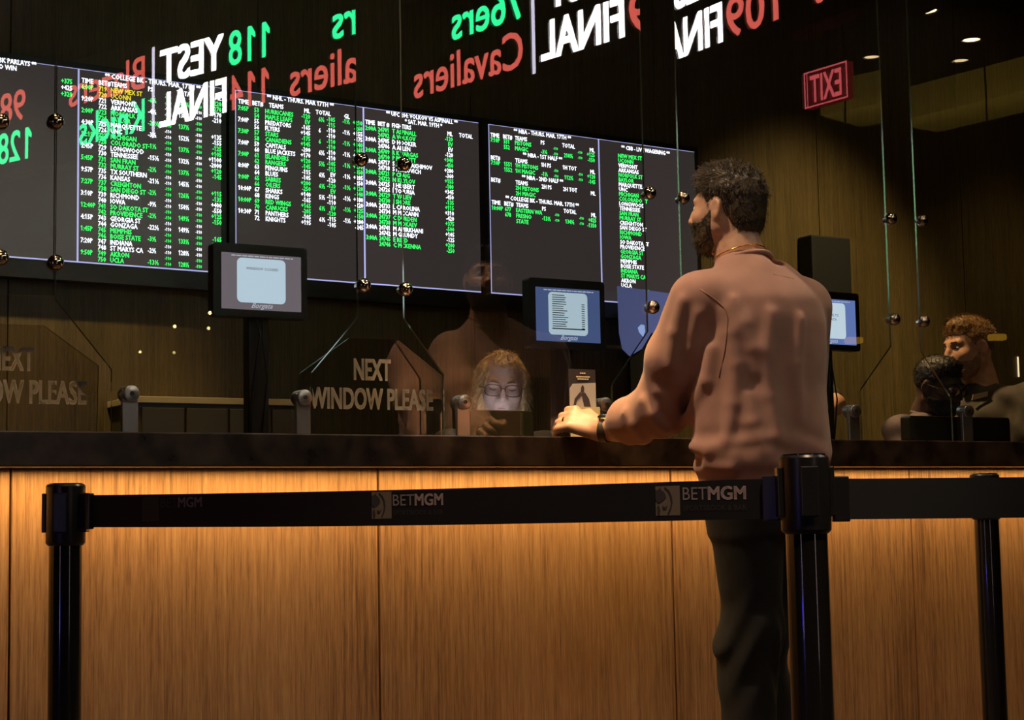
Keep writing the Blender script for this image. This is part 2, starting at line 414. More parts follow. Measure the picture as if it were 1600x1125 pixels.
sect('** COLLEGE BK - THURS. MAR. 17TH **', 315, ('TIME', 'BET#', 'TEAMS', 'PS', 'TOTAL', 'ML'), 318,
     [(328, '10:00P', '677', 'EASTERN WA', '+825'), (336.5, '', '678', 'FRESNO', '-1350', '-13½', '134½'), (345, '', '', 'STATE')], 1)
# board 3, right half: team list
b3.put('w', '** CBB - LIVE WAGERING **', 1009, 235, align='C', cond=.84)
c3 = col(968, 340); za, zz = row(966, 243), row(971, 460.5)
order = BK[:14] + BK[16:] + BK[14:16]
for i, tname in enumerate(order):
    b3.at('gw'[(i//2) % 2], tname, c3, za + (zz-za)*i/29, cond=.86)
b3.done()

# ================================================================== glass screens on the counter
YG, TG = .28, .010
g_front = glass('clear_glass', (.93, .945, .93), .055, 1.5)
g_back = glass('clear_glass_rear', (.98, .985, .98), .0, 1.2)
g_edge = mat('glass_edge', (.70, .80, .62), .16, .9)
chrome = mat('bronze_chrome', (.62, .50, .40), .10, 1.0)
steel = mat('brushed_steel', (.50, .46, .43), .30, 1.0)
DEL = {'Z': 6.0, 'A': 1.5, 'B': -2.96, 'C': -8.75, 'D': -12.5}
CX = {'Z': .61, 'A': 1.677, 'B': 2.715, 'C': 3.77, 'D': 4.85}
def pane_frame(k):
    if k == 'Z':                                   # lies in one plane with its right-hand neighbour
        c, n = pane_frame('A'); return c - np.array([n[1], -n[0], 0])*1.067, n
    a = math.radians(DEL[k]); c = np.array([CX[k], YG, 0]); n = np.array([-math.sin(a), math.cos(a), 0]); return c, n
def on_pane(k, x, y, back=0.0):
    c, n = pane_frame(k); return pplane(x, y, c+n*back, n)
def mirror(k, x, y, z=None, depth=None):
    """real place of something seen reflected in pane k at a pixel, on the level z or at a path length"""
    c, n = pane_frame(k); d = pray(x, y)
    t = (z-CAM[2])/d[2] if z is not None else depth
    p = CAM + d*t; return p - 2*n*np.dot(p-c, n)
def mirror_dir(k, d):
    c, n = pane_frame(k); return d - 2*n*np.dot(d, n)
outl = {  # pixel outline: left edge, left chamfer, left foot, right foot, right chamfer, right edge
    'A': ((87, 467), (175, 577), (488, 582), (560, 496)),
    'B': ((632, 497), (694, 585), (957, 601), (1013, 518)),
    'C': ((1068, 528), (1120, 612), (1345, 610), (1393, 541)),
    'D': ((1440, 549), (1487, 622), None, None),
    'Z': (None, None, (-80, 565), (0, 460))}
plabel = {'A': 'clear glass screen left of the middle plate, reflecting the mirrored score letters',
          'B': 'clear glass screen in front of the woman teller, two round fixings on each edge',
          'C': 'clear glass screen right of the man in pink, reflecting the red exit sign',
          'D': 'rightmost clear glass screen, in front of the two men by the monitor',
          'Z': 'leftmost clear glass screen, only its round edge fixings in the picture'}
knobpx = {'A': [(84, 192), (84, 412), (560, 251), (564, 447)], 'B': [(628, 258), (630, 453), (1011, 303), (1016, 481)],
          'C': [(1064, 311), (1071, 489), (1388, 343), (1393, 500)], 'D': [(1437, 346), (1440, 503)], 'Z': [(-1, 192), (-2, 404)]}
ZTOP = ZC-.02
for k in 'ZABCD':
    c, n = pane_frame(k); r = np.array([n[1], -n[0], 0])
    L1, L2, R2, R1 = outl[k]
    def uz(p): q = on_pane(k, *p); return np.dot(q-c, r), q[2]
    if L1: (u1, z1), (u2, z2) = uz(L1), uz(L2)
    else: u1 = u2 = -.9; z1 = z2 = 1.4
    if R1: (u4, z4), (u3, z3) = uz(R1), uz(R2)
    else: u3 = u4 = 1.0; z3 = z4 = 1.4
    poly = [(u2, HC), (u3, HC), (u3, z3), (u4, z4), (u4, ZTOP), (u1, ZTOP), (u1, z1), (u2, z2)]
    if k == 'Z':
        u5, z5 = uz((84.5, 462)); poly = [(u2, HC), (u3, HC), (u3, z3), (u4, z4), (u5, z5), (u5, ZTOP), (u1, ZTOP), (u1, z1), (u2, z2)]; del poly[7]
    if not R1: poly = [p for i, p in enumerate(poly) if i != 2]
    if not L1 and k != 'Z': poly = [p for i, p in enumerate(poly) if i != 6]
    t = thing('glass_screen', plabel[k], 'glass screen', (c[0], c[1], HC), 'glass screens on the countertop')
    m = MB(); m.back = 1; m.side = 2
    m.prism([c*[1, 1, 0] + r*u + np.array([0, 0, z]) for u, z in poly], n*TG)
    m.build('pane', [g_front, g_back, g_edge], t)
    for (x, y) in knobpx[k]:
        q = on_pane(k, x, y); m = MB()
        M = Matrix.Translation(Vector(q)) @ Vector(n).to_track_quat('Z', 'X').to_matrix().to_4x4()
        m.lathe([(.005, -.036), (.014, -.033), (.0205, -.025), (.022, -.014), (.019, -.004), (.016, .000), (.016, .013), (.010, .016)], 20, M)
        m.build('edge_fixing', chrome, t, smooth=True)
# small steel clamps standing on the countertop
cl_lab = [('A', 200, 616, 'steel glass clamp standing right of the far left plate'), ('A', 470, 622, 'steel glass clamp at the left of the middle plate'),
          ('B', 720, 629, 'steel glass clamp between the middle plate and the woman teller'), ('B', 940, 633, 'steel glass clamp just behind the brochure card'),
          ('C', 1330, 643, 'steel glass clamp right of the man in pink, near the bare elbow'), ('D', 1507, 643, 'steel glass clamp in front of the black monitor at the right')]
for k, x, y, lab in cl_lab:
    c, n = pane_frame(k); q = on_pane(k, x, y); r = np.array([n[1], -n[0], 0])
    t = thing('glass_clamp', lab, 'clamp', (q[0], q[1], HC), 'glass clamps on the countertop')
    M = Matrix(((r[0], n[0], 0, q[0]), (r[1], n[1], 0, q[1]), (0, 0, 1, 0), (0, 0, 0, 1)))
    m = MB(); m.box((-.022, -.018, HC), (.022, -.003, q[2]+.012), M); m.build('upright', steel, t, bevel=.002)
    R4 = Matrix.Translation(Vector(q)) @ Vector(-n).to_track_quat('Z', 'X').to_matrix().to_4x4()
    m = MB(); m.lathe([(.021, -.022), (.0225, -.02), (.0225, .028), (.0215, .030), (.019, .031)], 24, R4); d = m.build('disc', steel, t, autosmooth=True)
    m = MB(); m.lathe([(.006, .030), (.006, .033), (.003, .033), (.003, .031)], 12, R4); m.build('screw', mat('screw_dark', (.06, .05, .04), .4, .8), t)
# window plates closing two of the openings
plate_g = glass('tinted_plate_glass', (.80, .77, .74), .075, 1.5)
frost = mat('frosted_letter', (.44, .38, .31), .9, emit=None)
cA, nA = np.array([2.19, YG+.10, 0]), np.array([-math.sin(math.radians(-.7)), math.cos(math.radians(-.7)), 0])
rA = np.array([nA[1], -nA[0], 0])
def plate(dc, label):
    c = cA + dc
    t = thing('window_plate', label, 'sign', (c[0], c[1], HC), 'closed window plates')
    P0 = [pplane(x, y, cA, nA) for x, y in ((469, 690), (691, 690), (691, 587), (622, 531), (546, 528), (469, 583))]
    P = []
    for p in P0:
        p = p + dc
        if p[2] < 1.12: p[2] = HC
        P.append(p)
    m = MB(); m.back = 1; m.side = 2; m.prism(P, nA*.008); m.build('plate', [plate_g, g_back, g_edge], t)
    m = MB()
    for s_, x0, x1, yb_, yt_ in (('NEXT', 553, 611, 593.5, 561), ('WINDOW PLEASE', 484, 677, 639, 607)):
        a = pplane(x0, yb_-1, cA-nA*.002, nA); b = pplane(x1, yb_+1, cA-nA*.002, nA); h = pplane((x0+x1)/2, yt_, cA, nA)[2]-pplane((x0+x1)/2, yb_, cA, nA)[2]
        a[2] = (a[2]+b[2])/2
        text(m, s_, a+dc, rA, UP, h, np.linalg.norm((b-a)[:2]), 'L', .035, 1, 3)
    m.build('lettering', frost, t, stuff=True)
plate(np.zeros(3), 'see-through plate reading NEXT WINDOW PLEASE, whole, left of the woman teller')
plate(np.array([-1.058, .03, 0]), 'see-through plate reading NEXT WINDOW PLEASE, cut off by the left picture edge')
# ================================================================== score ticker hanging over the queue (seen mirrored in the glass)
TA, TZ = 1.2486, 3.3
TO = np.array([4.091, -4.0, 0]); tdir = np.array([math.cos(TA), math.sin(TA), 0]); tread = -tdir; tnorm = np.array([tread[1], -tread[0], 0])
tk = thing('score_ticker', 'long hanging score ticker behind the viewer, seen mirrored in the glass screens', 'display', tuple(TO+[0, 0, TZ-.1]))
def tp(u, z, o=0.0): return TO + tdir*u + tnorm*o + np.array([0, 0, z])
m = MB(); m.prism([tp(3.4, TZ-.09), tp(-3.9, TZ-.09), tp(-3.9, TZ+.58), tp(3.4, TZ+.58)], -tnorm*.14); m.build('housing', mat('ticker_black', (.008, .007, .007), .5), tk)
for u in (2.6, -.9, -3.5):
    m = MB(); m.tube([tp(u, TZ+.57, -.07), tp(u, ZC, -.07)], .02, 10); m.build('hanger', mat('ticker_black'), tk)
tk_w = mat('ticker_white', (.1, .1, .1), .5, emit=(1, .95, .93), strength=22, sample=False)
tk_g = mat('ticker_green', (.1, .1, .1), .5, emit=(.03, .95, .32), strength=9.5, sample=False)
tk_r = mat('ticker_red', (.1, .1, .1), .5, emit=(1.0, .16, .12), strength=5.2, sample=False)
W_, G_, R_ = (tk_w, 'white_lettering'), (tk_g, 'green_lettering'), (tk_r, 'red_lettering')
for mb, s_, u0, u1, rowi, bold in (
    (R_, 'Wizards', 3.1, 2.35, 0, .0), (R_, '109', 2.13, 1.68, 0, .014), (W_, 'FINAL', 1.648, 1.035, 0, .03),
    (G_, 'Nuggets', 3.1, 2.25, 1, .0), (G_, '127', 2.13, 1.68, 1, .005), (W_, 'YEST', 1.62, 1.10, 1, .03),
    (R_, 'Cavaliers', .896, -.028, 0, .014), (R_, '114', -.20, -.53, 0, .014), (W_, 'FINAL', -.56, -1.168, 0, .03),
    (G_, '76ers', .896, .313, 1, .016), (G_, '118', -.19, -.54, 1, .016), (W_, 'YEST', -.585, -1.16, 1, .03),
    (G_, 'Knicks', -1.304, -1.95, 0, .01), (G_, '128', -2.45, -2.82, 0, .016), (W_, 'FINAL', -2.86, -3.47, 0, .03),
    (R_, 'Blazers', -1.304, -2.06, 1, .012), (R_, '98', -2.52, -2.80, 1, .012), (W_, 'YEST', -2.90, -3.44, 1, .03)):
    m = MB(); text(m, s_, tp(u0, TZ+.275*rowi, .002), tread, UP, .21, abs(u0-u1), 'L', bold, 1, 3); m.build(mb[1], mb[0], tk, stuff=True)
for u in (.979, -1.224, -3.53):
    m = MB(); m.prism([tp(u+.012, TZ-.06, .002), tp(u-.012, TZ-.06, .002), tp(u-.012, TZ+.52, .002), tp(u+.012, TZ+.52, .002)], -tnorm*.001); m.build('divider', mat('ticker_divider', (.1, .1, .1), .5, emit=(.85, .8, 1), strength=7, sample=False), tk)

# ================================================================== exit sign (mirrored in the right-hand screen)
ec = mirror('C', 1290, 133, depth=9.0)
vy = 772.0
for _ in range(20):
    d = pray(-1158, vy); vy -= -d[2]*F_PX
d = pray(-1158, vy); d[2] = 0; d /= np.linalg.norm(d)
er = mirror_dir('C', d); er[2] = 0; er /= np.linalg.norm(er); en = np.array([er[1], -er[0], 0])
ex = thing('exit_sign', 'red lit EXIT sign, seen mirrored high in the glass right of the man', 'sign', tuple(ec))
def ep(u, z, o=0.0): return ec + er*u + en*o + np.array([0, 0, z])
m = MB(); m.prism([ep(-.155, -.10), ep(.155, -.10), ep(.155, .10), ep(-.155, .10)], -en*.05); m.build('housing', mat('exit_face', (.03, .01, .01), .4, emit=(1, .06, .07), strength=.28, sample=False), ex)
m = MB(); h = .004
for a, b, c_, d_ in ((-.155, .155, -.10, -.10+2*h), (-.155, .155, .10-2*h, .10), (-.155, -.155+2*h, -.10, .10), (.155-2*h, .155, -.10, .10), (.13, .13+h, -.1, .1)):
    m.prism([ep(a, c_, .002), ep(b, c_, .002), ep(b, d_, .002), ep(a, d_, .002)], -en*.0015)
text(m, 'EXIT', ep(-.115, -.075, .002), er, UP, .15, .225, 'L', .02, 1, 3)
m.build('lettering', mat('exit_red', (.2, .02, .02), .5, emit=(1, .16, .18), strength=3.4, sample=False), ex, stuff=True)
m = MB(); m.tube([ep(0, .10, -.025), ep(0, ZC-ec[2], -.025)], .012, 8); m.build('hanger', mat('ticker_black'), ex)

# ================================================================== ceiling downlights
SOFT = (1.0, .72, .47); YEL = (1.0, .74, .34)
trim = mat('downlight_trim', (.05, .045, .04), .4, .6)
def downlight(p, power, label, spot=95, color=WARM, blend=.7, glow=14, r=.075, aim=None, size=.07, group='recessed ceiling downlights'):
    t = thing('downlight', label, 'ceiling light', tuple(p), group)
    M = Matrix.Translation(Vector(p))
    m = MB(); m.lathe([(r*1.35, 0), (r*1.35, -.012), (r*1.05, -.016), (r*1.0, -.004), (r*.98, -.001)], 24, M); m.build('trim_ring', trim, t, autosmooth=True)
    m = MB(); m.lathe([(r*.97, -.0045), (r*.97, -.0065)], 20, M)
    m.build('lens', mat('downlight_lens_%g' % glow, (.8, .7, .5), .5, emit=(1, .72, .38), strength=glow, sample=False), t)
    if power:
        lamp('downlight_lamp', 'SPOT', (p[0], p[1], p[2]-.05), power, color, aim if aim is not None else (p[0], p[1], 0), size, spot, blend)
    return t
ql = 'unseen recessed downlight assumed in the dark ceiling above the queue, out of the picture'
downlight((2.30, -.34, ZC), 900, 'recessed downlight above the man\'s hand on the counter', 22, aim=(2.62, .04, 1.12), size=.05, color=(1, .64, .26))
downlight((1.35, -.3, ZC), 400, ql, 50, aim=(2.8, -.4, 1.45), color=SOFT)
downlight((1.5, -3.4, ZC), 330, ql, 22, aim=(1.65, -1.75, .88), color=SOFT)  # narrow spot added to brighten the belt print
downlight((3.9, -.6, ZC), 110, ql, 80, aim=(3.1, -.5, 1.2), color=SOFT)
downlight((1.6, -2.9, ZC), 55, ql, 75, aim=(2.9, -.6, 1.2), color=SOFT)
downlight((1.1, -.34, ZC), 110, ql, 62)  # added to brighten the left plate's letters
downlight((.6, -2.6, ZC), 300, ql, 11, aim=(1.12, .40, 1.36))  # narrow spot added for even light on the left plate
downlight((1.5, -2.7, ZC), 240, ql, 10, aim=(2.17, .38, 1.36))  # another narrow spot added, for the middle plate's letters
downlight((6.0, -.3, ZC), 60, ql, 70)
bl = 'unseen recessed downlight assumed in the dark ceiling behind the counter, out of the picture'
downlight((1.6, 2.3, ZC), 300, bl, 40, color=YEL, aim=(2.0, 3.4, 1.25))
downlight((3.4, 1.5, ZC), 230, bl, 70)
downlight((6.7, 2.0, ZC), 330, bl, 66, color=YEL, aim=(6.6, 3.4, .9), blend=1.0)
downlight((8.4, 2.5, ZC), 60, bl, 80, color=YEL)  # added to lift the far right of the back wall
downlight((4.3, 1.7, ZC), 600, bl, 45, aim=(5.45, 1.15, 1.45))
downlight(mirror('C', 1152, 77, z=ZC-.001), 0, 'faint downlight mirrored in the glass above the man\'s head', glow=4, r=.06)
downlight(mirror('C', 1362, 87, z=ZC-.001), 0, 'small downlight mirrored in the glass right of the exit sign', glow=7, r=.06)
downlight(mirror('D', 1447, 15, z=ZC-.001), 0, 'brightest downlight, near the top right corner of the picture', glow=26, r=.075)
downlight(mirror('D', 1518, 60, z=ZC-.001), 0, 'second bright downlight below the top right corner of the picture', glow=26, r=.065)
# far pendant lamps, mirrored low in the left screen
for x, y, g, lab in ((273, 510, 9, 'pendant lamp mirrored low in the left glass, middle of five dots'), (328, 489, 9, 'pendant lamp mirrored in the left glass, topmost of five dots by the monitor'),
                     (326, 513, 6, 'pendant lamp mirrored in the left glass, just under the topmost dot'), (219, 550, 6, 'pendant lamp mirrored in the left glass, leftmost of five dots'),
                     (272, 551, 3, 'pendant lamp mirrored in the left glass, faintest and lowest dot')):
    p = mirror('A', x, y, z=2.6)
    t = thing('pendant_lamp', lab, 'lamp', tuple(p), 'far pendant lamps mirrored in the glass')
    M = Matrix.Translation(Vector(p))
    m = MB(); m.lathe([(.001, -.016), (.011, -.011), (.0155, 0), (.011, .011), (.006, .016)], 14, M); m.build('bulb', mat('pendant_%g' % g, (.5, .5, .3), .5, emit=(1, .85, .35), strength=g*1.6, sample=False), t, smooth=True)
    m = MB(); m.tube([p+[0, 0, .015], (p[0], p[1], ZC)], .006, 6); m.build('cord', mat('ticker_black'), t)
# amber wall sconces behind the viewer
for k, x, y, lab in (('D', 1558, 527, 'amber lamp glow mirrored beside the standing teller\'s head'), ('C', 1334, 532, 'amber lamp glow mirrored at the foot of the right customer monitor')):
    p = mirror(k, x, y, depth=9.6)
    t = thing('hanging_lamp', lab, 'lamp', tuple(p), 'amber lamps mirrored in the glass')
    m = MB(); m.box((p[0]-.05, p[1]-.03, p[2]-.018), (p[0]+.05, p[1]+.03, p[2]+.018)); m.build('shade', mat('amber_glow', (.4, .2, .02), .5, emit=(1, .5, .04), strength=1.2, sample=False), t, bevel=.01)
    m = MB(); m.tube([p+[0, 0, .015], (p[0], p[1], ZC)], .006, 6); m.build('cord', mat('ticker_black'), t)
# lit bulkhead above the bar area behind the viewer, mirrored as the olive band at the upper right
pa, pb = mirror('D', 1437, 131, z=3.7), mirror('D', 1600, 88, z=3.7)
dd = (pb-pa); dd[2] = 0; L_ = np.linalg.norm(dd); dd /= L_; nn = np.array([dd[1], -dd[0], 0])
if np.dot(nn, np.array([3, 0, 0])-pa) < 0: nn = -nn
q0 = pa-dd*.25; q1 = pa+dd*1.6
m = MB(); m.prism([q0+[0, 0, -.22], q1+[0, 0, -.22], q1, q0], -nn*.5)
bk = struct(m.build('trim_1', mat('olive_paint', (.42, .36, .12), .7)))
mid = (q0+q1)/2
lamp('bulkhead_wash', 'AREA', tuple(mid+nn*.45+[0, 0, -.9]), 14, (1, .75, .3), tuple(mid+[0, 0, -.12]), 2.4, sy=.06)

# ================================================================== customer monitors behind the glass
def quadbox(mb, xl, xr, zb, zt, y0, y1): return mb.box((xl, y0, zb), (xr, y1, zt))
def rrect(xl, xr, zb, zt, y, r, n=5):
    out = []
    for cx, cz, a0 in ((xr-r, zt-r, 0), (xl+r, zt-r, 90), (xl+r, zb+r, 180), (xr-r, zb+r, 270)):
        for i in range(n+1):
            a = math.radians(a0+90*i/n); out.append((cx+r*math.cos(a), y, cz+r*math.sin(a)))
    return out[::-1]
desk_m = mat('desk_laminate', (.05, .038, .026), .4)
m = MB(); m.box((-2.5, .60, .715), (4.66, 1.02, .75)); m.box((-2.5, .62, 0), (-2.45, 1.0, .715)); m.box((4.61, .62, 0), (4.66, 1.0, .715)); m.box((.9, .62, 0), (.95, 1.0, .715))
rooted(m, 'teller_desk', desk_m, 'low dark work desk behind the counter', 'desk', (1, .86, 0))
def monitor(xl, w_, zt, zb, label, scol, sst, dcol, dst, kind):
    Y = .95; xr = xl+w_; h_ = zt-zb
    t = thing('customer_monitor', label, 'monitor', ((xl+xr)/2, Y+.05, .75), 'customer monitors behind the glass')
    m = MB(); m.prism(rrect(xl, xr, zb, zt, Y, .012), (0, .045, 0)); m.build('housing', mat('monitor_black', (.018, .016, .014), .35), t)
    sx0, sx1, sz0, sz1 = xl+w_*.085, xr-w_*.07, zb+h_*.10, zt-h_*.13
    m = MB(); m.box((sx0, Y-.002, sz0), (sx1, Y+.001, sz1))
    sc = m.build('screen', mat('mon_screen_'+kind, (.02, .02, .03), .2, emit=scol, strength=sst, sample=False), t)
    sw, sh = sx1-sx0, sz1-sz0
    dx0, dx1, dz0, dz1 = sx0+sw*.19, sx0+sw*.80, sz0+sh*.125, sz0+sh*.92
    m = MB(); m.prism(rrect(dx0, dx1, dz0, dz1, Y-.003, .016), (0, .001, 0)); m.build('dialog_panel', mat('mon_dialog_'+kind, (.1, .1, .1), .3, emit=dcol, strength=dst, sample=False), sc)
    m = MB(); dw = dx1-dx0; dh = dz1-dz0; RX = (1, 0, 0)
    if kind == 'closed': text(m, 'WINDOW CLOSED', (dx0+dw*.18, Y-.0045, dz0+dh*.74), RX, UP, .0085, dw*.66, 'L', 0, 1, 2)
    elif kind == 'welcome':
        text(m, 'WELCOME TO', (dx0+dw*.5, Y-.0045, dz0+dh*.62), RX, UP, .010, dw*.55, 'C', 0, 1, 2); text(m, 'BORGATA', (dx0+dw*.5, Y-.0045, dz0+dh*.50), RX, UP, .010, dw*.42, 'C', 0, 1, 2)
    else:
        rnd = random.Random(3)
        for i in range(15):
            z = dz0+dh*(.92-.052*i); a = dw*(.28+.12*rnd.random())
            m.box((dx0+dw*.09, Y-.0046, z), (dx0+dw*.09+a, Y-.0044, z+.0028))
            if i > 2: m.box((dx1-dw*.16, Y-.0046, z-.006), (dx1-dw*.08, Y-.0044, z-.0032))
        m.box((dx0+dw*.08, Y-.0046, dz0+dh*.13), (dx1-dw*.08, Y-.0044, dz0+dh*.13+.004))
    m.build('dark_print', mat('mon_print', (.03, .035, .05), .6), sc, stuff=True)
    m = MB(); text(m, 'Borgata', ((sx0+sx1)/2, Y-.0035, sz0+sh*.035), RX, UP, .016, sw*.27, 'C', .004, 1, 3, .5)
    x = sx0+sw*.12; rnd = random.Random(5)
    while x < sx0+sw*.88:
        a = .006+.014*rnd.random(); m.box((x, Y-.0035, sz1-sh*.055), (x+a, Y-.0031, sz1-sh*.035)); x += a+.003
    m.build('light_print', mat('mon_lprint', (.1, .1, .1), .5, emit=(.8, .85, 1), strength=.55, sample=False), sc, stuff=True)
    m = MB(); m.box((xl+w_*.40, Y+.03, .75), (xl+w_*.62, Y+.075, zb+h_*.5)); m.build('stand', mat('monitor_black'), t, bevel=.004)
    m = MB(); m.box((xl+w_*.2, Y-.06, .75), (xl+w_*.8, Y+.14, .765)); m.build('foot', mat('monitor_black'), t, bevel=.004)
    m = MB(); cx = xl+w_*.45
    m.tube([(cx, Y+.02, zb+.02), (cx+.012, Y-.005, zb-.06), (cx-.006, Y-.01, zb-.16), (cx-.02, Y, zb-.3), (cx-.01, Y+.02, zb-.45)], .004, 6)
    m.tube([(cx+.03, Y+.02, zb+.02), (cx+.02, Y-.004, zb-.07), (cx+.035, Y-.01, zb-.2), (cx+.01, Y, zb-.45)], .003, 6); m.build('cable', mat('monitor_black'), t, smooth=True)
YM = .95
def mm(x, y): return py(x, y, YM)
a, b = mm(333, 440), mm(480, 440); monitor(a[0], b[0]-a[0], mm(405, 383)[2], mm(405, 496)[2], 'black customer monitor showing WINDOW CLOSED on a grey screen', (.62, .52, .60), .26, (.66, .84, 1.0), .80, 'closed')
wm = b[0]-a[0]
a, b = mm(827, 490), mm(945, 490); monitor(a[0], b[0]-a[0], mm(886, 437)[2], mm(886, 545)[2], 'black customer monitor with a bet slip on a blue screen, above the brochure', (.26, .40, .95), .24, (.66, .86, 1.0), .66, 'slip')
b = mm(1343, 500); monitor(b[0]-wm, wm, mm(1343, 459)[2], mm(1343, 549)[2], 'black customer monitor with a welcome message, half hidden behind the man in pink', (.26, .40, 1.0), .50, (.70, .86, 1.0), .86, 'welcome')

# ================================================================== things against the back wall
p, q = py(1268, 366, 3.36), py(1332, 462, 3.36)
m = MB(); m.box((p[0], 3.36, q[2]), (q[0], 3.488, p[2])); rooted(m, 'wall_speaker', mat('speaker_black', (.008, .008, .008), .7), 'tall black box on the wall above the right customer monitor', 'speaker', ((p[0]+q[0])/2, 3.42, q[2]), bevel=.01)
o3 = [(966, 447), (1072, 462), (1072, 521), (1018, 520), (1003, 545), (985, 556), (974, 545), (969, 520)]
m = MB(); m.prism([py(x, y, 3.30) for x, y in reversed(o3)], (0, .012, 0))
bp_ = thing('blue_lit_panel', 'dim translucent panel, its blue light put in as glow, below the right odds board, beside the pink sleeve', 'screen', tuple(py(1010, 556, 3.31)))
m.build('sheet', mat('blue_sheet', (.05, .06, .12), .25, emit=(.33, .40, .95), strength=.20, sample=False), bp_)  # translucent sheet, its blue light put in as its own glow
p = py(1003, 513, 3.296)
m = MB(); m.prism([py(x, y, 3.296) for x, y in ((999, 519), (1005, 526), (1008, 518), (1007, 508), (1002, 507), (997, 512))], (0, .003, 0)); m.build('bright_spot', mat('blue_spot', (.1, .1, .3), .3, emit=(.4, .55, 1), strength=.75, sample=False), bp_)  # highlight on the sheet drawn as a glowing patch
p = py(1010, 556, 3.3); m = MB(); m.box((p[0]-.1, 3.312, 0), (p[0]+.1, 3.34, p[2]+.25)); m.build('support', mat('speaker_black'), bp_)
p, q = py(205, 620, 3.2), py(446, 620, 3.2)
bc = thing('back_cabinet', 'low cabinet with a top edge coloured pale as if lit along the back wall, under the left boards', 'cabinet', ((p[0]+q[0])/2, 3.3, 0))
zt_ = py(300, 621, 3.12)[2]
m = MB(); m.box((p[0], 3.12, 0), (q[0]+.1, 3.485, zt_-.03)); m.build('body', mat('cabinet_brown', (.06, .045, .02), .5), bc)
m = MB(); m.box((p[0]-.02, 3.10, zt_-.03), (q[0]+.12, 3.485, zt_)); m.build('top', mat('cabinet_lit_edge', (.55, .42, .22), .4), bc, bevel=.003)  # top coloured pale to stand for a lit edge
for i in range(4):
    xx = p[0]+.02+i*(q[0]+.08-p[0])/4; m = MB(); m.box((xx, 3.104, .08), (xx+(q[0]+.08-p[0])/4-.012, 3.12, zt_-.05)); m.build('door', mat('cabinet_brown'), bc, bevel=.003)
p, q = py(1590.5, 557, 3.478), py(1593.5, 589, 3.478)
m = MB(); m.box((p[0], 3.478, q[2]), (q[0], 3.488, p[2])); rooted(m, 'wall_light', mat('slit_light', (.5, .4, .2), .5, emit=(1, .8, .45), strength=1.1, sample=False), 'thin upright wall light at the right picture edge', 'wall light', (p[0], 3.46, q[2]), bevel=.004)
# terminals on the tellers' side
def terminal(x0, x1, ytop, Y, zbase, label, scol, st, tilt=0.0, m_=None):
    a, b = py(x0, ytop, Y), py(x1, ytop, Y); zt = (a[2]+b[2])/2; h_ = .24
    t = thing('teller_terminal', label, 'monitor', ((a[0]+b[0])/2, Y+.03, zbase), 'teller terminals')
    zb = max(zt-h_, zbase+.02)
    m = MB(); m.prism(rrect(a[0], b[0], zb, zt, Y, .012), (0, .05, 0)); m.build('housing', m_ or mat('terminal_black', (.03, .028, .02), .22), t, bevel=.004)
    m = MB(); m.box((a[0]+.015, Y+.0495, zb+.015), (b[0]-.015, Y+.052, zt-.015)); m.build('screen', mat('term_screen_%g' % st, (.02, .02, .02), .3, emit=scol, strength=st), t)
    c_ = (a[0]+b[0])/2
    m = MB(); m.box((c_-.03, Y+.005, zbase), (c_+.03, Y+.03, zb+.05)); m.build('neck', mat('monitor_black'), t)
    m = MB(); m.box((c_-.1, Y-.05, zbase), (c_+.1, Y+.12, zbase+.014)); m.build('foot', mat('monitor_black'), t, bevel=.004)
terminal(731, 834, 641, .98, .75, 'dark teller terminal hiding the woman\'s chin', (.75, .8, 1.0), 6.5, m_=mat('terminal_olive', (.10, .085, .025), .28))
terminal(1421, 1578, 651, .47, HC, 'wide black teller terminal at the right, in front of the dark-haired man', (.7, .8, 1.0), .12)

# ================================================================== brochure card on the countertop
bt = thing('brochure_card', 'upright printed brochure card behind the man\'s hand', 'card', tuple(py(911, 682, .13)*[1, 1, 0]+[0, 0, HC]))
def bq(x, y, Y=.13): return py(x, y, Y)
zc0 = bq(910, 636)[2]; xa, xb = bq(890, 620)[0], bq(931, 620)[0]; zt_ = bq(910, 577)[2]
m = MB(); m.box((xa, .13, HC), (xb, .134, zt_)); m.build('card', mat('card_dark', (.05, .04, .05), .4), bt)
m = MB(); m.box((xa-.004, .118, HC), (xb+.006, .122, zc0)); m.box((xa-.004, .118, HC), (xb+.006, .16, HC+.004)); m.build('holder', mat('card_cream', (.80, .66, .38), .45), bt)
m = MB(); m.prism([(xa, .1295, zc0-.01), (xb, .1295, zc0-.01), (xb, .1295, zc0+.075), (xa+.012, .1295, zc0+.07), (xa, .1295, zc0+.055)], (0, .0004, 0)); m.build('photo_sky', mat('card_sky', (.55, .50, .50), .5), bt)
m = MB(); cx_ = (xa+xb)/2
def fg(pts): m.prism([(cx_+x, .1288, zc0+z) for x, z in pts], (0, .0005, 0))
fg([(-.006, .06), (-.008, .045), (.004, .045), (.005, .06), (.0, .068)]); fg([(-.010, .046), (-.03, .025), (-.036, .0), (-.028, .0), (-.022, .020), (-.004, .036)])
fg([(-.006, .044), (.004, .0), (.028, .0), (.022, .025), (.008, .044)]); m.build('photo_figure', mat('card_figure', (.06, .045, .06), .6), bt)
m = MB()
rnd = random.Random(2)
for z_, w_ in ((.090, .046), (.083, .036), (.101, .018)):
    x = cx_-w_/2
    while x < cx_+w_/2: a = .004+.005*rnd.random(); m.box((x, .1288, zc0+z_), (x+a, .1294, zc0+z_+.004)); x += a+.0015
m.build('lettering', mat('card_letter', (.8, .7, .5), .6), bt, stuff=True)

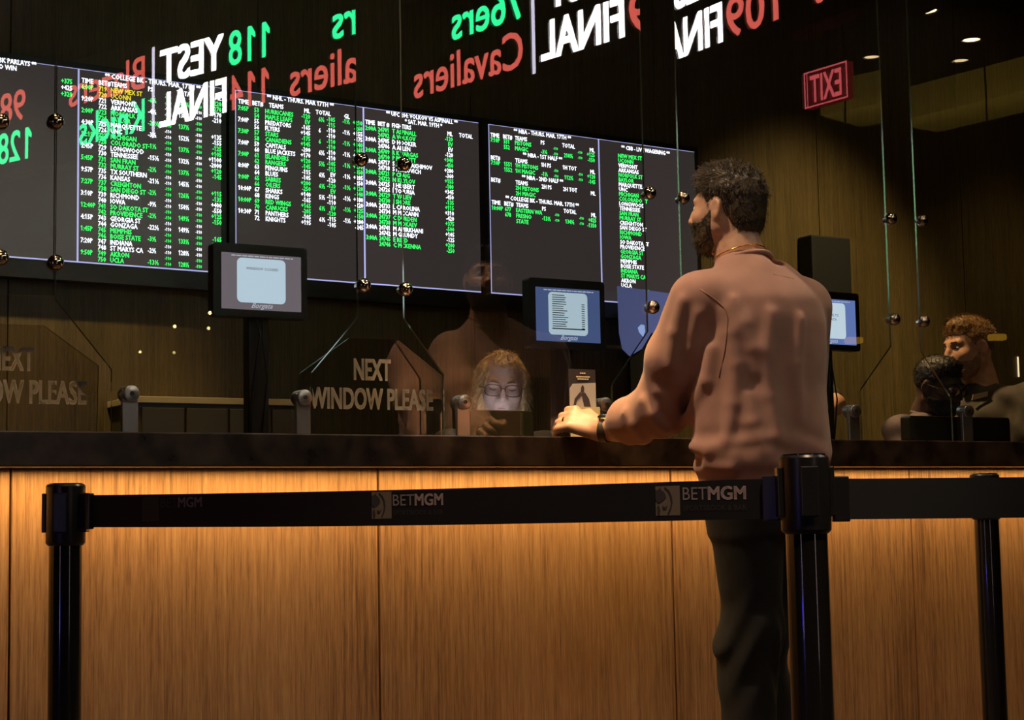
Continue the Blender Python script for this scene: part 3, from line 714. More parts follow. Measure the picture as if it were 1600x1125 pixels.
# ================================================================== queue posts and belts
gloss = mat('post_gloss_black', (.012, .011, .011), .11, 0, coat=.5)
matte = mat('post_head_black', (.014, .013, .013), .30)
def post(P, label):
    H = P[2]; t = thing('queue_post', label, 'queue barrier', (P[0], P[1], 0), 'black queue posts')
    M = Matrix.Translation(Vector((P[0], P[1], 0)))
    m = MB(); m.lathe([(.175, 0), (.178, .006), (.175, .016), (.12, .03), (.05, .045), (.04, .05)], 40, M); m.build('base', matte, t, autosmooth=True)
    m = MB(); m.lathe([(.0335, .04), (.0335, H-.11)], 32, M); m.build('pole', gloss, t, autosmooth=True)
    m = MB(); m.lathe([(.0345, H-.125), (.0395, H-.120), (.040, H-.118), (.040, H-.004), (.037, H)], 32, M); hd = m.build('head', matte, t, autosmooth=True)
    m = MB(); m.lathe([(.034, H-.0005), (.034, H+.0025), (.030, H+.0025)], 32, M); m.build('cap', gloss, t, autosmooth=True)
    for a in range(4):
        an = math.radians(90*a)+math.atan2(-_R0[1], -_R0[0]); c_, s_ = math.cos(an), math.sin(an)
        M2 = Matrix(((c_, -s_, 0, P[0]), (s_, c_, 0, P[1]), (0, 0, 1, 0), (0, 0, 0, 1)))
        m = MB(); m.box((.037, -.014, H-.098), (.046, .014, H-.018), M2); m.build('belt_slot', matte, t, bevel=.002)
    return t
PL, PN, PF = pz(103, 757, 3.42), pz(1256, 712, 2.68), pz(1538, 741, 4.6)
PE = PN + _R0*1.25; PE[2] = PN[2]
post(PL, 'black queue post at the left, near end of the printed belt'); post(PN, 'nearest black queue post, in front of the man\'s right side')
post(PF, 'farther thin-looking black queue post at the right picture edge'); post(PE, 'black queue post beyond the right picture edge')
belt_m = mat('belt_black', (.0045, .004, .004), .7)
def belt(P, Q, zp, zq, label, hw):
    """P, Q post axes; zp, zq belt centre heights"""
    d = (Q-P)*[1, 1, 0]; L = np.linalg.norm(d); d = d/L; n = np.array([d[1], -d[0], 0])
    t = thing('queue_belt', label, 'queue barrier', tuple(P*[1, 1, 0]+[0, 0, zp]), 'retractable queue belts')
    m = MB(); K = 24; a0, a1 = .044, L-.044
    fr = []
    for i in range(K+1):
        s_ = i/K; u = a0+(a1-a0)*s_; z = zp+(zq-zp)*s_ - .004*math.sin(math.pi*s_)
        fr.append((P*[1, 1, 0]+d*u, z))
    vs = []; fs = []
    for p_, z in fr:
        for o, dz in ((.001, -hw), (.001, hw), (-.001, hw), (-.001, -hw)): vs.append(p_+n*o+[0, 0, z+dz])
    for i in range(K):
        for k in range(4): fs.append((i*4+k, i*4+4+k, i*4+4+(k+1) % 4, i*4+(k+1) % 4))
    fs += [(0, 1, 2, 3), (K*4+3, K*4+2, K*4+1, K*4)]
    m.add(vs, fs); st = m.build('strap', belt_m, t)
    for u, z in ((a0+.012, zp), (a1-.012, zq)):
        M = Matrix(((d[0], n[0], 0, P[0]+d[0]*u), (d[1], n[1], 0, P[1]+d[1]*u), (0, 0, 1, z), (0, 0, 0, 1)))
        m = MB(); m.box((-.014, -.008, -hw-.004), (.014, .008, hw+.004), M); m.build('belt_clip', matte, t, bevel=.002)
    return t, d, n
zl = (pz(150, 772, 3.38)[2]+pz(150, 825, 3.38)[2])/2; zr = (pz(1205, 750, 2.70)[2]+pz(1205, 808, 2.70)[2])/2
hw = .0325
bl1, bd, bn = belt(PL, PN, zl, zr, 'long black queue belt printed with the sportsbook name, in front of the counter', hw)
zr2 = (pz(1400, 748, 2.68)[2]+pz(1400, 808, 2.68)[2])/2
belt(PN, PE, zr2, zr2, 'plain black queue belt leaving the picture at the right', hw)
pr_b = mat('print_bright', (.72, .56, .55), .8); pr_m = mat('print_grey', (.30, .25, .24), .8); pr_d = mat('print_dim', (.05, .04, .038), .8)
pr_t = mat('print_tan', (.20, .155, .11), .8)
left_print = [mat('print_bright_left', (.36, .28, .275), .8), mat('print_grey_left', (.06, .05, .048), .8), mat('print_dim_left', (.022, .019, .018), .8), mat('print_tan_left', (.05, .04, .03), .8)]  # darker copies of the print colours, for the left print
def onb(x, y, o=.0016):
    return pplane(x, y, PL*[1, 1, 0]+bn*o+[0, 0, .9], bn)
upb = UP
for (lx0, lx1, ty, by, tx0, txm, tx1, cy, capx, ms) in (
        (1025, 1063, 760, 806, 1067, 1106, 1166, 781, 20, (pr_b, pr_m, pr_d, pr_t)), (581, 612, 769, 811, 614, 648, 692.5, 790, 17.5, (pr_b, pr_m, pr_d, pr_t)),
        (222, 248, 777, 815, 251, 278, 315.5, 793, 15, left_print)):
    a, b = onb(tx0, cy), onb(tx1, cy-1.5); dirb = (b-a)/np.linalg.norm(b-a); cap = onb(tx0, cy-capx)[2]-a[2]
    gap = np.linalg.norm(onb(txm, cy)-a)
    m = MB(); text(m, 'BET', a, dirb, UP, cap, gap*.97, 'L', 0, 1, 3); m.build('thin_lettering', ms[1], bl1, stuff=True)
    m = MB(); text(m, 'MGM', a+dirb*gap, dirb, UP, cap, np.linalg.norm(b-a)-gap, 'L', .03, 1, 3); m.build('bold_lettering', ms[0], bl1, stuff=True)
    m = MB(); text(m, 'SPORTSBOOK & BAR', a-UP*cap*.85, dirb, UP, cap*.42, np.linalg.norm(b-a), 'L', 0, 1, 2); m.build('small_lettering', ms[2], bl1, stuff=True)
    la, lb = onb(lx0, by, .0014), onb(lx1, by-1, .0014); lh = onb(lx0, ty)[2]-la[2]; lw = np.linalg.norm(lb-la); ld = (lb-la)/lw
    m = MB(); m.add([la, lb, lb+UP*lh, la+UP*lh], [(0, 1, 2, 3)]); em = m.build('emblem', ms[3], bl1)
    m = MB()
    def E(u, v): return la + bn*.0006 + ld*(u*lw) + UP*(v*lh)
    m.add([E(*q) for q in ((0, .55), (.12, .42), (.3, .5), (.45, .62), (.38, .78), (.22, .9), (.25, .98), (.08, .86), (0, .9))], [tuple(range(9))])
    arc = [(.42, .97), (.58, .85), (.68, .65), (.71, .45), (.66, .25), (.55, .06), (.48, .06), (.59, .26), (.64, .45), (.61, .64), (.52, .82), (.36, .95)]
    for i in range(5): m.add([E(*arc[i]), E(*arc[i+1]), E(*arc[10-i]), E(*arc[11-i])], [(0, 1, 2, 3)])
    m.add([E(*q) for q in ((.28, .34), (.4, .28), (.5, .36), (.44, .22), (.32, .2))], [tuple(range(5))])
    m.add([E(*q) for q in ((.06, .3), (.14, .36), (.2, .16), (.16, .02), (.1, .02))], [tuple(range(5))])
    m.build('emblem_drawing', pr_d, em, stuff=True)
# unseen lights added behind the viewer for the posts' streaks and blue glint
for (x_, y_), lab in (((2.1, -5.7), 'unseen light tube added behind the viewer to streak the nearest post'), ((-2.7, -3.45), 'unseen light tube added behind the viewer to streak the left post')):
    t = thing('streak_light', lab, 'lamp', (x_, y_, 0), 'added streak lights behind the viewer'); M = Matrix.Translation(Vector((x_, y_, 0)))
    m = MB(); m.lathe([(.14, 0), (.14, .012), (.03, .03), (.02, .04)], 24, M); m.build('base', matte, t, autosmooth=True)
    m = MB(); m.lathe([(.015, .035), (.015, .30)], 12, M); m.build('stem', matte, t, autosmooth=True)
    m = MB(); m.lathe([(.03, .29), (.055, .30), (.055, 2.0), (.03, 2.01)], 16, M); m.build('tube', mat('streak_tube', (.3, .25, .26), .5, emit=(1, .76, .74), strength=3.5), t, autosmooth=True)
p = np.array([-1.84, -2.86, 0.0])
t = thing('glint_light', 'unseen low blue light added behind the viewer for the glint on the left post', 'lamp', tuple(p)); M = Matrix.Translation(Vector(p))
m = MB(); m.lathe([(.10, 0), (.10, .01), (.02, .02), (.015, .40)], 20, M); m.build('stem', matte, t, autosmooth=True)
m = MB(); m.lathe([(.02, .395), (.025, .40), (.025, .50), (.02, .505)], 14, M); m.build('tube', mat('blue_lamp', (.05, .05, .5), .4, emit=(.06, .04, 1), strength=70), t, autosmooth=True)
# ================================================================== people: blended solids turned into one skin (surface nets)
def smin(a, b, k):
    h = np.maximum(k-np.abs(a-b), 0)/k; return np.minimum(a, b) - h*h*k*.25
def smax(a, b, k): return -smin(-a, -b, k)
def ell(P, c, r, R=None):
    q = P-np.asarray(c, np.float32)
    if R is not None: q = q @ np.asarray(R, np.float32)
    r = np.asarray(r, np.float32); k0 = np.linalg.norm(q/r, axis=1); k1 = np.linalg.norm(q/(r*r), axis=1)+1e-9
    return k0*(k0-1)/k1
def cap(P, a, b, ra, rb=None):
    rb = ra if rb is None else rb; a = np.asarray(a, np.float32); b = np.asarray(b, np.float32); d = b-a
    t = np.clip(((P-a) @ d)/max(float(d@d), 1e-9), 0, 1); return np.linalg.norm(P-a-t[:, None]*d, axis=1) - (ra+(rb-ra)*t)
def chain(P, pts, rs, k=.02):
    d = None
    for i in range(len(pts)-1):
        e = cap(P, pts[i], pts[i+1], rs[i], rs[i+1]); d = e if d is None else smin(d, e, k)
    return d
def loft(P, secs):
    """secs: (z, cx, cy, rx, ry) upright elliptical tube"""
    s = np.array(secs, np.float32); z = P[:, 2]
    zz = np.linspace(s[0, 0], s[-1, 0], 160); sm_ = (s[-1, 0]-s[0, 0])/len(s)*.55
    def dense(col):
        v = np.interp(zz, s[:, 0], col); w_ = max(int(sm_/(zz[1]-zz[0])), 1); k = np.hanning(2*w_+3)[1:-1]; k /= k.sum()
        pad = np.concatenate([2*v[0]-v[1:w_+1][::-1], v, 2*v[-1]-v[-w_-1:-1][::-1]]); return np.convolve(pad, k, 'valid')
    f = [np.interp(z, zz, dense(s[:, i])) for i in (1, 2, 3, 4)]
    x = P[:, 0]-f[0]; y = P[:, 1]-f[1]
    k0 = np.sqrt((x/f[2])**2+(y/f[3])**2); k1 = np.sqrt((x/f[2]**2)**2+(y/f[3]**2)**2)+1e-6
    d = k0*(k0-1)/k1; d = np.where(k0 < .05, -np.minimum(f[2], f[3]), d)
    return np.maximum(d, np.maximum(s[0, 0]-z, z-s[-1, 0]))
def rotz(a): c, s = math.cos(a), math.sin(a); return np.array([[c, -s, 0], [s, c, 0], [0, 0, 1.0]])
def rotx(a): c, s = math.cos(a), math.sin(a); return np.array([[1, 0, 0], [0, c, -s], [0, s, c.real]]) if False else np.array([[1, 0, 0], [0, c, -s], [0, s, c]])
def roty(a): c, s = math.cos(a), math.sin(a); return np.array([[c, 0, s], [0, 1, 0], [-s, 0, c]])

def surface(fn, lo, hi, h, smooth=1):
    lo = np.asarray(lo, float); hi = np.asarray(hi, float); B = 4
    n = (np.ceil((hi-lo)/(h*B)).astype(int)+1)
    cg = np.stack(np.meshgrid(*[lo[i]+h*B*(np.arange(n[i])+.5)-h*.5 for i in range(3)], indexing='ij'), -1).reshape(-1, 3).astype(np.float32)
    cd = fn(cg).reshape(n)
    near = np.abs(cd) < h*B*3.2
    N = n*B
    V = np.repeat(np.repeat(np.repeat(np.where(cd > 0, 1., -1.).astype(np.float32), B, 0), B, 1), B, 2)
    M = np.repeat(np.repeat(np.repeat(near, B, 0), B, 1), B, 2)
    ii = np.argwhere(M)
    V[M] = fn((lo+ii*h).astype(np.float32))
    S = V < 0
    C = [S[a:N[0]-1+a, b:N[1]-1+b, c:N[2]-1+c] for a in (0, 1) for b in (0, 1) for c in (0, 1)]
    al = C[0].copy(); an = C[0].copy()
    for q in C[1:]: al &= q; an |= q
    act = an & ~al; idx = np.argwhere(act); vid = -np.ones(act.shape, np.int64); vid[act] = np.arange(len(idx))
    acc = np.zeros((len(idx), 3)); cnt = np.zeros(len(idx))
    cor = [(a, b, c) for a in (0, 1) for b in (0, 1) for c in (0, 1)]
    cv = [V[idx[:, 0]+a, idx[:, 1]+b, idx[:, 2]+c] for a, b, c in cor]
    for i in range(8):
        for j in range(i+1, 8):
            if sum(abs(cor[i][k]-cor[j][k]) for k in range(3)) != 1: continue
            x = (cv[i] < 0) != (cv[j] < 0); t = np.where(x, cv[i]/np.where(x, cv[i]-cv[j], 1), 0)
            p = np.array(cor[i])+(np.array(cor[j])-np.array(cor[i]))*t[:, None]
            acc += np.where(x[:, None], p, 0); cnt += x
    verts = lo + h*(idx + acc/cnt[:, None])
    F = []
    for ax in range(3):
        u, v = (ax+1) % 3, (ax+2) % 3
        sl0 = [slice(None)]*3; sl1 = [slice(None)]*3; sl0[ax] = slice(0, -1); sl1[ax] = slice(1, None)
        a = S[tuple(sl0)]; b = S[tuple(sl1)]; e = np.argwhere(a != b)
        e = e[(e[:, u] > 0) & (e[:, v] > 0) & (e[:, u] < N[u]-1) & (e[:, v] < N[v]-1)]
        if not len(e): continue
        ins = a[e[:, 0], e[:, 1], e[:, 2]]
        def g(du, dv): q = e.copy(); q[:, u] -= du; q[:, v] -= dv; return vid[q[:, 0], q[:, 1], q[:, 2]]
        q = np.stack([g(1, 1), g(0, 1), g(0, 0), g(1, 0)], 1); q[~ins] = q[~ins][:, ::-1]; F.append(q)
    F = np.concatenate(F); F = F[(F >= 0).all(1)]
    for _ in range(smooth):
        A = np.zeros_like(verts); c = np.zeros(len(verts))
        for i in range(4):
            np.add.at(A, F[:, i], verts[F[:, (i+1) % 4]]); np.add.at(c, F[:, i], 1)
        verts = verts*.5 + (A/np.maximum(c, 1)[:, None])*.5
    return verts, F
def skin(name, VF, mats, parent, mi=None):
    verts, F = VF; off = np.array(WLOC[parent.name]); me = bpy.data.meshes.new(name)
    me.vertices.add(len(verts)); me.vertices.foreach_set('co', (verts-off).astype(np.float32).ravel())
    me.loops.add(F.size); me.loops.foreach_set('vertex_index', F.astype(np.int32).ravel())
    me.polygons.add(len(F)); me.polygons.foreach_set('loop_start', np.arange(0, F.size, 4, dtype=np.int32))
    me.polygons.foreach_set('use_smooth', np.ones(len(F), bool))
    for q in (mats if isinstance(mats, (list, tuple)) else [mats]): me.materials.append(q)
    if mi is not None: me.polygons.foreach_set('material_index', mi.astype(np.int32))
    me.update(calc_edges=True); me.validate()
    o = bpy.data.objects.new(name, me); COL.objects.link(o); o.parent = parent; WLOC[o.name] = tuple(off)
    return o

# ---------------------------------------------------------------- head in its own frame: x right, y forward, z up, origin between the ears
def head_sdf(P, f=1.0, beard=0.0, neck_r=.058, neck_to=(0, -.05, -.2)):
    d = ell(P, (0, -.014, .036), (.0765, .098, .089))
    d = smin(d, ell(P, (0, .026, -.03), (.064, .068, .078)), .035)                 # face block
    d = smin(d, ell(P, (0, .052, -.083), (.036*f, .034, .030)), .035)              # chin
    for s in (-1, 1):
        d = smin(d, cap(P, (s*.058*f, -.004, -.05), (s*.030, .05, -.095), .020, .018), .03)    # jaw line
        d = smin(d, ell(P, (s*.040, .060, -.022), (.022, .020, .020)), .025)      # cheekbone
        d = smin(d, cap(P, (s*.040, .074, .028), (s*.012, .085, .026), .0075, .009), .02)       # brow
        d = smax(d, -ell(P, (s*.0315, .098, .007), (.017, .016, .0115)), .012)    # eye socket
    d = smin(d, chain(P, [(0, .088, .018), (0, .101, -.004), (0, .1105, -.024)], [.0085, .0095, .0115], .01), .014)   # nose
    for s in (-1, 1): d = smin(d, ell(P, (s*.0125, .096, -.027), (.0085, .011, .008)), .008)
    d = smin(d, ell(P, (0, .083, -.050), (.026, .013, .016)), .02)                # muzzle
    d = smin(d, cap(P, (-.020, .085, -.0545), (.020, .085, -.0545), .0055), .006)
    d = smin(d, cap(P, (-.016, .0865, -.0655), (.016, .0865, -.0655), .0065), .006)
    d = smax(d, -cap(P, (-.024, .0965, -.060), (.024, .0965, -.060), .0030), .004)
    for s in (-1, 1):                                                              # ears
        R = rotz(s*.35)
        e = ell(P, (s*.080, -.010, -.004), (.0085, .020, .032), R)
        e = smax(e, -ell(P, (s*.089, -.006, .000), (.007, .011, .018), R), .006)
        d = smin(d, e, .010)
    d = smin(d, cap(P, (0, -.030, -.04), neck_to, neck_r*.98, neck_r*1.06), .03)
    return d
def to_local(P, c, R): return (P-np.asarray(c, np.float32)) @ np.asarray(R, np.float32)     # columns of R: right, forward, up

skin_m = noise_color(mat('skin_fair', (.52, .29, .19), .5, sss=.0), (.47, .25, .16), (.57, .33, .22), nscale=40, bump=.05)
skin_w = noise_color(mat('skin_light', (.55, .36, .28), .5), (.50, .31, .24), (.60, .40, .32), nscale=40, bump=.04)
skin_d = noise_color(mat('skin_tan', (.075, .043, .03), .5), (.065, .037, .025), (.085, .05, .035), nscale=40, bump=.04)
lip_m = mat('lips', (.42, .17, .13), .45)
eye_w = mat('eye_white', (.6, .56, .52), .25); eye_d = mat('eye_dark', (.02, .015, .012), .15)
def hair_mat(name, c0, c1): return noise_color(mat(name, c0, .55), c0, c1, nscale=55, detail=3, lo=.35, hi=.7, bump=.5)
hair_br = hair_mat('hair_brown', (.012, .007, .0032), (.085, .052, .018)); hair_bl = hair_mat('hair_blond', (.34, .20, .085), (.70, .48, .22))
hair_bk = hair_mat('hair_black', (.006, .005, .005), (.018, .015, .012)); hair_lb = hair_mat('hair_light_brown', (.10, .055, .02), (.34, .20, .075))

def strands(parent, name, m, VF, C, R, n, length, rad, grow, seed, keep=None, curl=.3):
    """tufts: thin tapered blades rooted on a surface; grow(p_local, normal) gives the direction"""
    rng = np.random.default_rng(seed); verts, F = VF
    p4 = verts[F]; cen = p4.mean(1); nor = np.cross(p4[:, 2]-p4[:, 0], p4[:, 3]-p4[:, 1]); ar = np.linalg.norm(nor, axis=1)+1e-12; nor /= ar[:, None]
    loc = (cen-C) @ R; nl = nor @ R
    ok = np.ones(len(cen), bool) if keep is None else keep(loc)
    pr = np.where(ok, ar, 0); pr /= pr.sum(); pick = rng.choice(len(cen), n, p=pr)
    vs = []; fs = []
    for i in pick:
        p = loc[i]+rng.normal(0, .0015, 3); nn_ = nl[i]; g = grow(p, nn_); g = g/np.linalg.norm(g); g = g+rng.normal(0, curl, 3)*.5; g /= np.linalg.norm(g)
        L = length*(.6+.7*rng.random()); s = np.cross(g, nn_); s = s/(np.linalg.norm(s)+1e-9); w_ = rad*(.7+.6*rng.random())
        bend = nn_*L*.25*rng.normal(.3, .8) + s*L*.25*rng.normal()
        b = len(vs); pts = [p-nn_*.002, p+g*L*.4+nn_*L*.12+bend*.3, p+g*L*.75+bend*.8, p+g*L+bend-nn_*L*.15]
        for q, ww in zip(pts, (1, .95, .7, .1)):
            for a in (s*w_*ww, nn_*w_*ww*.6, -s*w_*ww): vs.append(C + R @ (q+a))
        for k in range(3):
            for j in range(3):
                j2 = (j+1) % 3; fs.append((b+k*3+j, b+k*3+j2, b+k*3+3+j2, b+k*3+3+j))
    mb = MB(); mb.add(vs, fs); o = mb.build(name, m, parent, smooth=True, stuff=True); return o
def eyes(parent, C, R, look=(0, 1, 0), lids=.35, s=1.0):
    for sx in (-1, 1):
        c = np.array([sx*.0315, .0755, .0065])*s; m = MB(); lk = np.array(look, float)+[sx*-.03, 0, 0]; lk /= np.linalg.norm(lk)
        M = Matrix.Translation(Vector(C + R @ c)) @ Vector(R @ lk).to_track_quat('Z', 'Y').to_matrix().to_4x4()
        r = .0122*s; prof = [(r*math.sin(math.pi*i/14), -r*math.cos(math.pi*i/14)) for i in range(15)]
        m.lathe(prof, 18, M); m.mi = [1 if (sum(m.v[i][k]*0 for k in (0,)) or (Vector(np.mean([m.v[i] for i in f], 0))-Vector(C+R@c)).dot(Vector(R@lk)) > r*.86) else 0 for f in m.f]
        m.build('eye', [eye_w, eye_d], parent, smooth=True)
def brows(parent, C, R, m, s=1.0):
    for sx in (-1, 1):
        pts = [(.012, .0965, .0265), (.022, .0975, .0305), (.034, .092, .031), (.046, .081, .0265)]
        mb = MB(); mb.tube([C + R @ (np.array([sx*a, b-.0035, c])*s) for a, b, c in pts], [.0028, .0036, .0032, .0015], 8); mb.build('eyebrow', m, parent, smooth=True)
# ================================================================== the man in the pink sweatshirt
MO = np.array([2.965, -.50, 0.0]); MR = rotz(math.radians(6))             # body frame: x right, y forward
def mw(p): return MO + MR @ np.asarray(p, float)
def ml(p): return (np.asarray(p, float)-MO) @ MR
man = thing('person', 'man in pink sweatshirt and dark trousers, back turned, one hand on the counter', 'person', tuple(MO))
HCm = np.array([2.905, -.455, 1.678]); a = math.radians(22.7)
HRm = rotz(a) @ rotx(math.radians(4))
# arm joints (world)
SHL, ELL, WRL = np.array([2.775, -.485, 1.415]), np.array([2.765, -.300, 1.130]), np.array([2.724, -.088, 1.086])
SHR, ELR, WRR = mw((.185, 0, 1.415)), mw((.225, .06, 1.13)), mw((.10, .27, 1.12))
# left hand: fingers along hd, back of the hand up
KN = py(895, 658, -.005); KN[2] = 1.104
hdv = KN-WRL; hdv[2] *= .6; hdv /= np.linalg.norm(hdv); hup = np.array([0, 0, 1.0]); hsd = np.cross(hdv, hup); hsd /= np.linalg.norm(hsd); hup = np.cross(hsd, hdv)
_rl = math.radians(48); hsd, hup = hsd*math.cos(_rl)+hup*math.sin(_rl), hup*math.cos(_rl)-hsd*math.sin(_rl)
PW = WRL+hdv*.014; PK = PW+hdv*.088+np.array([0, 0, .026])
def HP(u, s, v): return PK + hdv*u + hsd*s + hup*v     # hsd: towards the viewer's right / little or thumb side
def hand_sdf(P):
    d = cap(P, WRL-hdv*.12, PW, .036, .030)
    for s in (-.027, -.009, .009, .026):
        d = smin(d, cap(P, PW+hsd*s*.55-hup*.004, HP(0, s*1.1, -.004), .021, .0165), .012)
    f = []
    for s, L in ((-.031, .020), (-.0105, .0235), (.0105, .0225), (.031, .017)):
        s = s*1.12; L = L*1.12; k0 = HP(0, s, 0); k1 = HP(L*1.5, s*1.12, -.008); k2 = HP(L*2.1, s*1.16, -.034); k3 = HP(L*1.85, s*1.16, -.052)
        f.append(chain(P, [k0, k1, k2, k3], [.0140, .0118, .0105, .0095], .004))
    for e in f: d = smin(d, e, .006)
    t = chain(P, [PW+hsd*.020-hup*.006, HP(-.03, .048, -.026), HP(.010, .058, -.040), HP(.034, .052, -.050)], [.019, .015, .0125, .010], .006)
    return smin(d, t, .012)
def man_body(P):
    d = head_sdf(to_local(P, HCm, HRm), 1.0, 0, .060, (0, -.055, -.17))
    L = (P-MO.astype(np.float32)) @ MR.astype(np.float32)
    d = smin(d, cap(P, HCm+HRm @ np.array([0, -.045, -.13]), mw((0, -.03, 1.42)), .060, .085), .03)
    t = loft(L, [(.86, 0, 0, .15, .11), (1.1, 0, 0, .15, .105), (1.3, 0, 0, .165, .11), (1.42, 0, -.01, .15, .095), (1.48, 0, -.01, .09, .07)])
    d = smin(d, t, .03)
    for S_, E_, W_ in ((SHL, ELL, WRL), (SHR, ELR, WRR)):
        d = smin(d, chain(P, [S_, E_, W_], [.05, .04, .028], .02), .03)
    d = smin(d, ell(P, WRR+np.array([0, .05, 0]), (.03, .05, .02)), .02)
    d = smin(d, hand_sdf(P), .008)
    return d
VF = surface(man_body, (2.55, -.75, .86), (3.30, .10, 1.86), .0052, 1)
skin('body', VF, skin_m, man)
eyes(man, HCm, HRm); brows(man, HCm, HRm, hair_br)
NA, NB = HCm+HRm @ np.array([0, -.045, -.13]), mw((0, -.03, 1.42))
def neck_ring(t, r, up):
    ax_ = (NA-NB)/np.linalg.norm(NA-NB); z_ = 1.528+up; c_ = NB+(NA-NB)*((z_-NB[2])/(NA[2]-NB[2]))
    p_ = c_ + MR @ np.array([r*math.cos(t), r*math.sin(t), 0]); p_[2] += -.022*math.sin(t); return p_
# --- hair: a cropped cap with tufts, longer on top
def hair_sdf(P):
    q = to_local(P, HCm, HRm)
    d = ell(q, (0, -.015, .037), (.0795, .102, .094))
    d = smin(d, ell(q, (0, .030, .100), (.055, .052, .026)), .03)
    cut = q[:, 1]*1.0 - .068 + .0*q[:, 2]                                    # hairline at the front
    front = np.where(q[:, 2] > .055, q[:, 1]-.092, np.where(np.abs(q[:, 0]) > .05, q[:, 1]-.028-.45*(q[:, 2]), q[:, 1]-.05))
    d = smax(d, front, .012)
    d = smin(d, ell(q, (0, -.060, -.025), (.062, .050, .062)), .03)
    d = smax(d, -(q[:, 2]+.070+.15*(q[:, 1]+.05)), .012)                      # nape line
    d = smax(d, np.where(q[:, 2] < -.005, q[:, 1]+.020, -1), .010)
    for s in (-1, 1): d = smax(d, -ell(q, (s*.088, .000, -.014), (.026, .034, .044)), .006)
    n = .0022*np.sin(q[:, 0]*170+4*np.sin(q[:, 1]*60))*np.sin(q[:, 1]*120+3*np.sin(q[:, 2]*70))
    return d - n*np.clip((q[:, 2]+.02)/.08, .2, 1.6)
HV = surface(hair_sdf, HCm-.16, HCm+.17, .004, 1)
hr = skin('hair', HV, hair_br, man)
def g1(p, n): top = np.clip((p[2]-.03)/.06, 0, 1); return np.array([.0, .55*top-.25*(1-top), -.75*(1-top)-.1*top]) + n*(.35+.35*top) + np.array([-p[0]*4*top, 0, 0])
strands(hr, 'tuft', hair_br, HV, HCm, HRm, 3600, .017, .0008, g1, 1, keep=lambda q: q[:, 2] > .045, curl=.22)
strands(hr, 'short_tuft', hair_br, HV, HCm, HRm, 2600, .008, .0006, g1, 2, keep=lambda q: q[:, 2] <= .06, curl=.2)
# --- beard
def beard_sdf(P):
    q = to_local(P, HCm, HRm); d = head_sdf(q, 1.0, 0, .05, (0, -.03, -.08)) - .004
    d = smax(d, q[:, 2]+.032-.9*np.clip(.045-q[:, 1], 0, .05), .01); d = smax(d, -(q[:, 1]-.004), .01); d = smax(d, -(q[:, 2]+.125), .01)
    d = smax(d, -ell(q, (0, .10, -.030), (.02, .03, .022)), .008); return smax(d, -ell(q, (0, .095, -.060), (.022, .02, .009)), .006)
BV = surface(beard_sdf, HCm-.16, HCm+.15, .004, 1)
br = skin('beard', BV, hair_br, man)
strands(br, 'tuft', hair_br, BV, HCm, HRm, 900, .010, .0008, lambda p, n: np.array([0, .2, -1.0])+n*.5, 3)
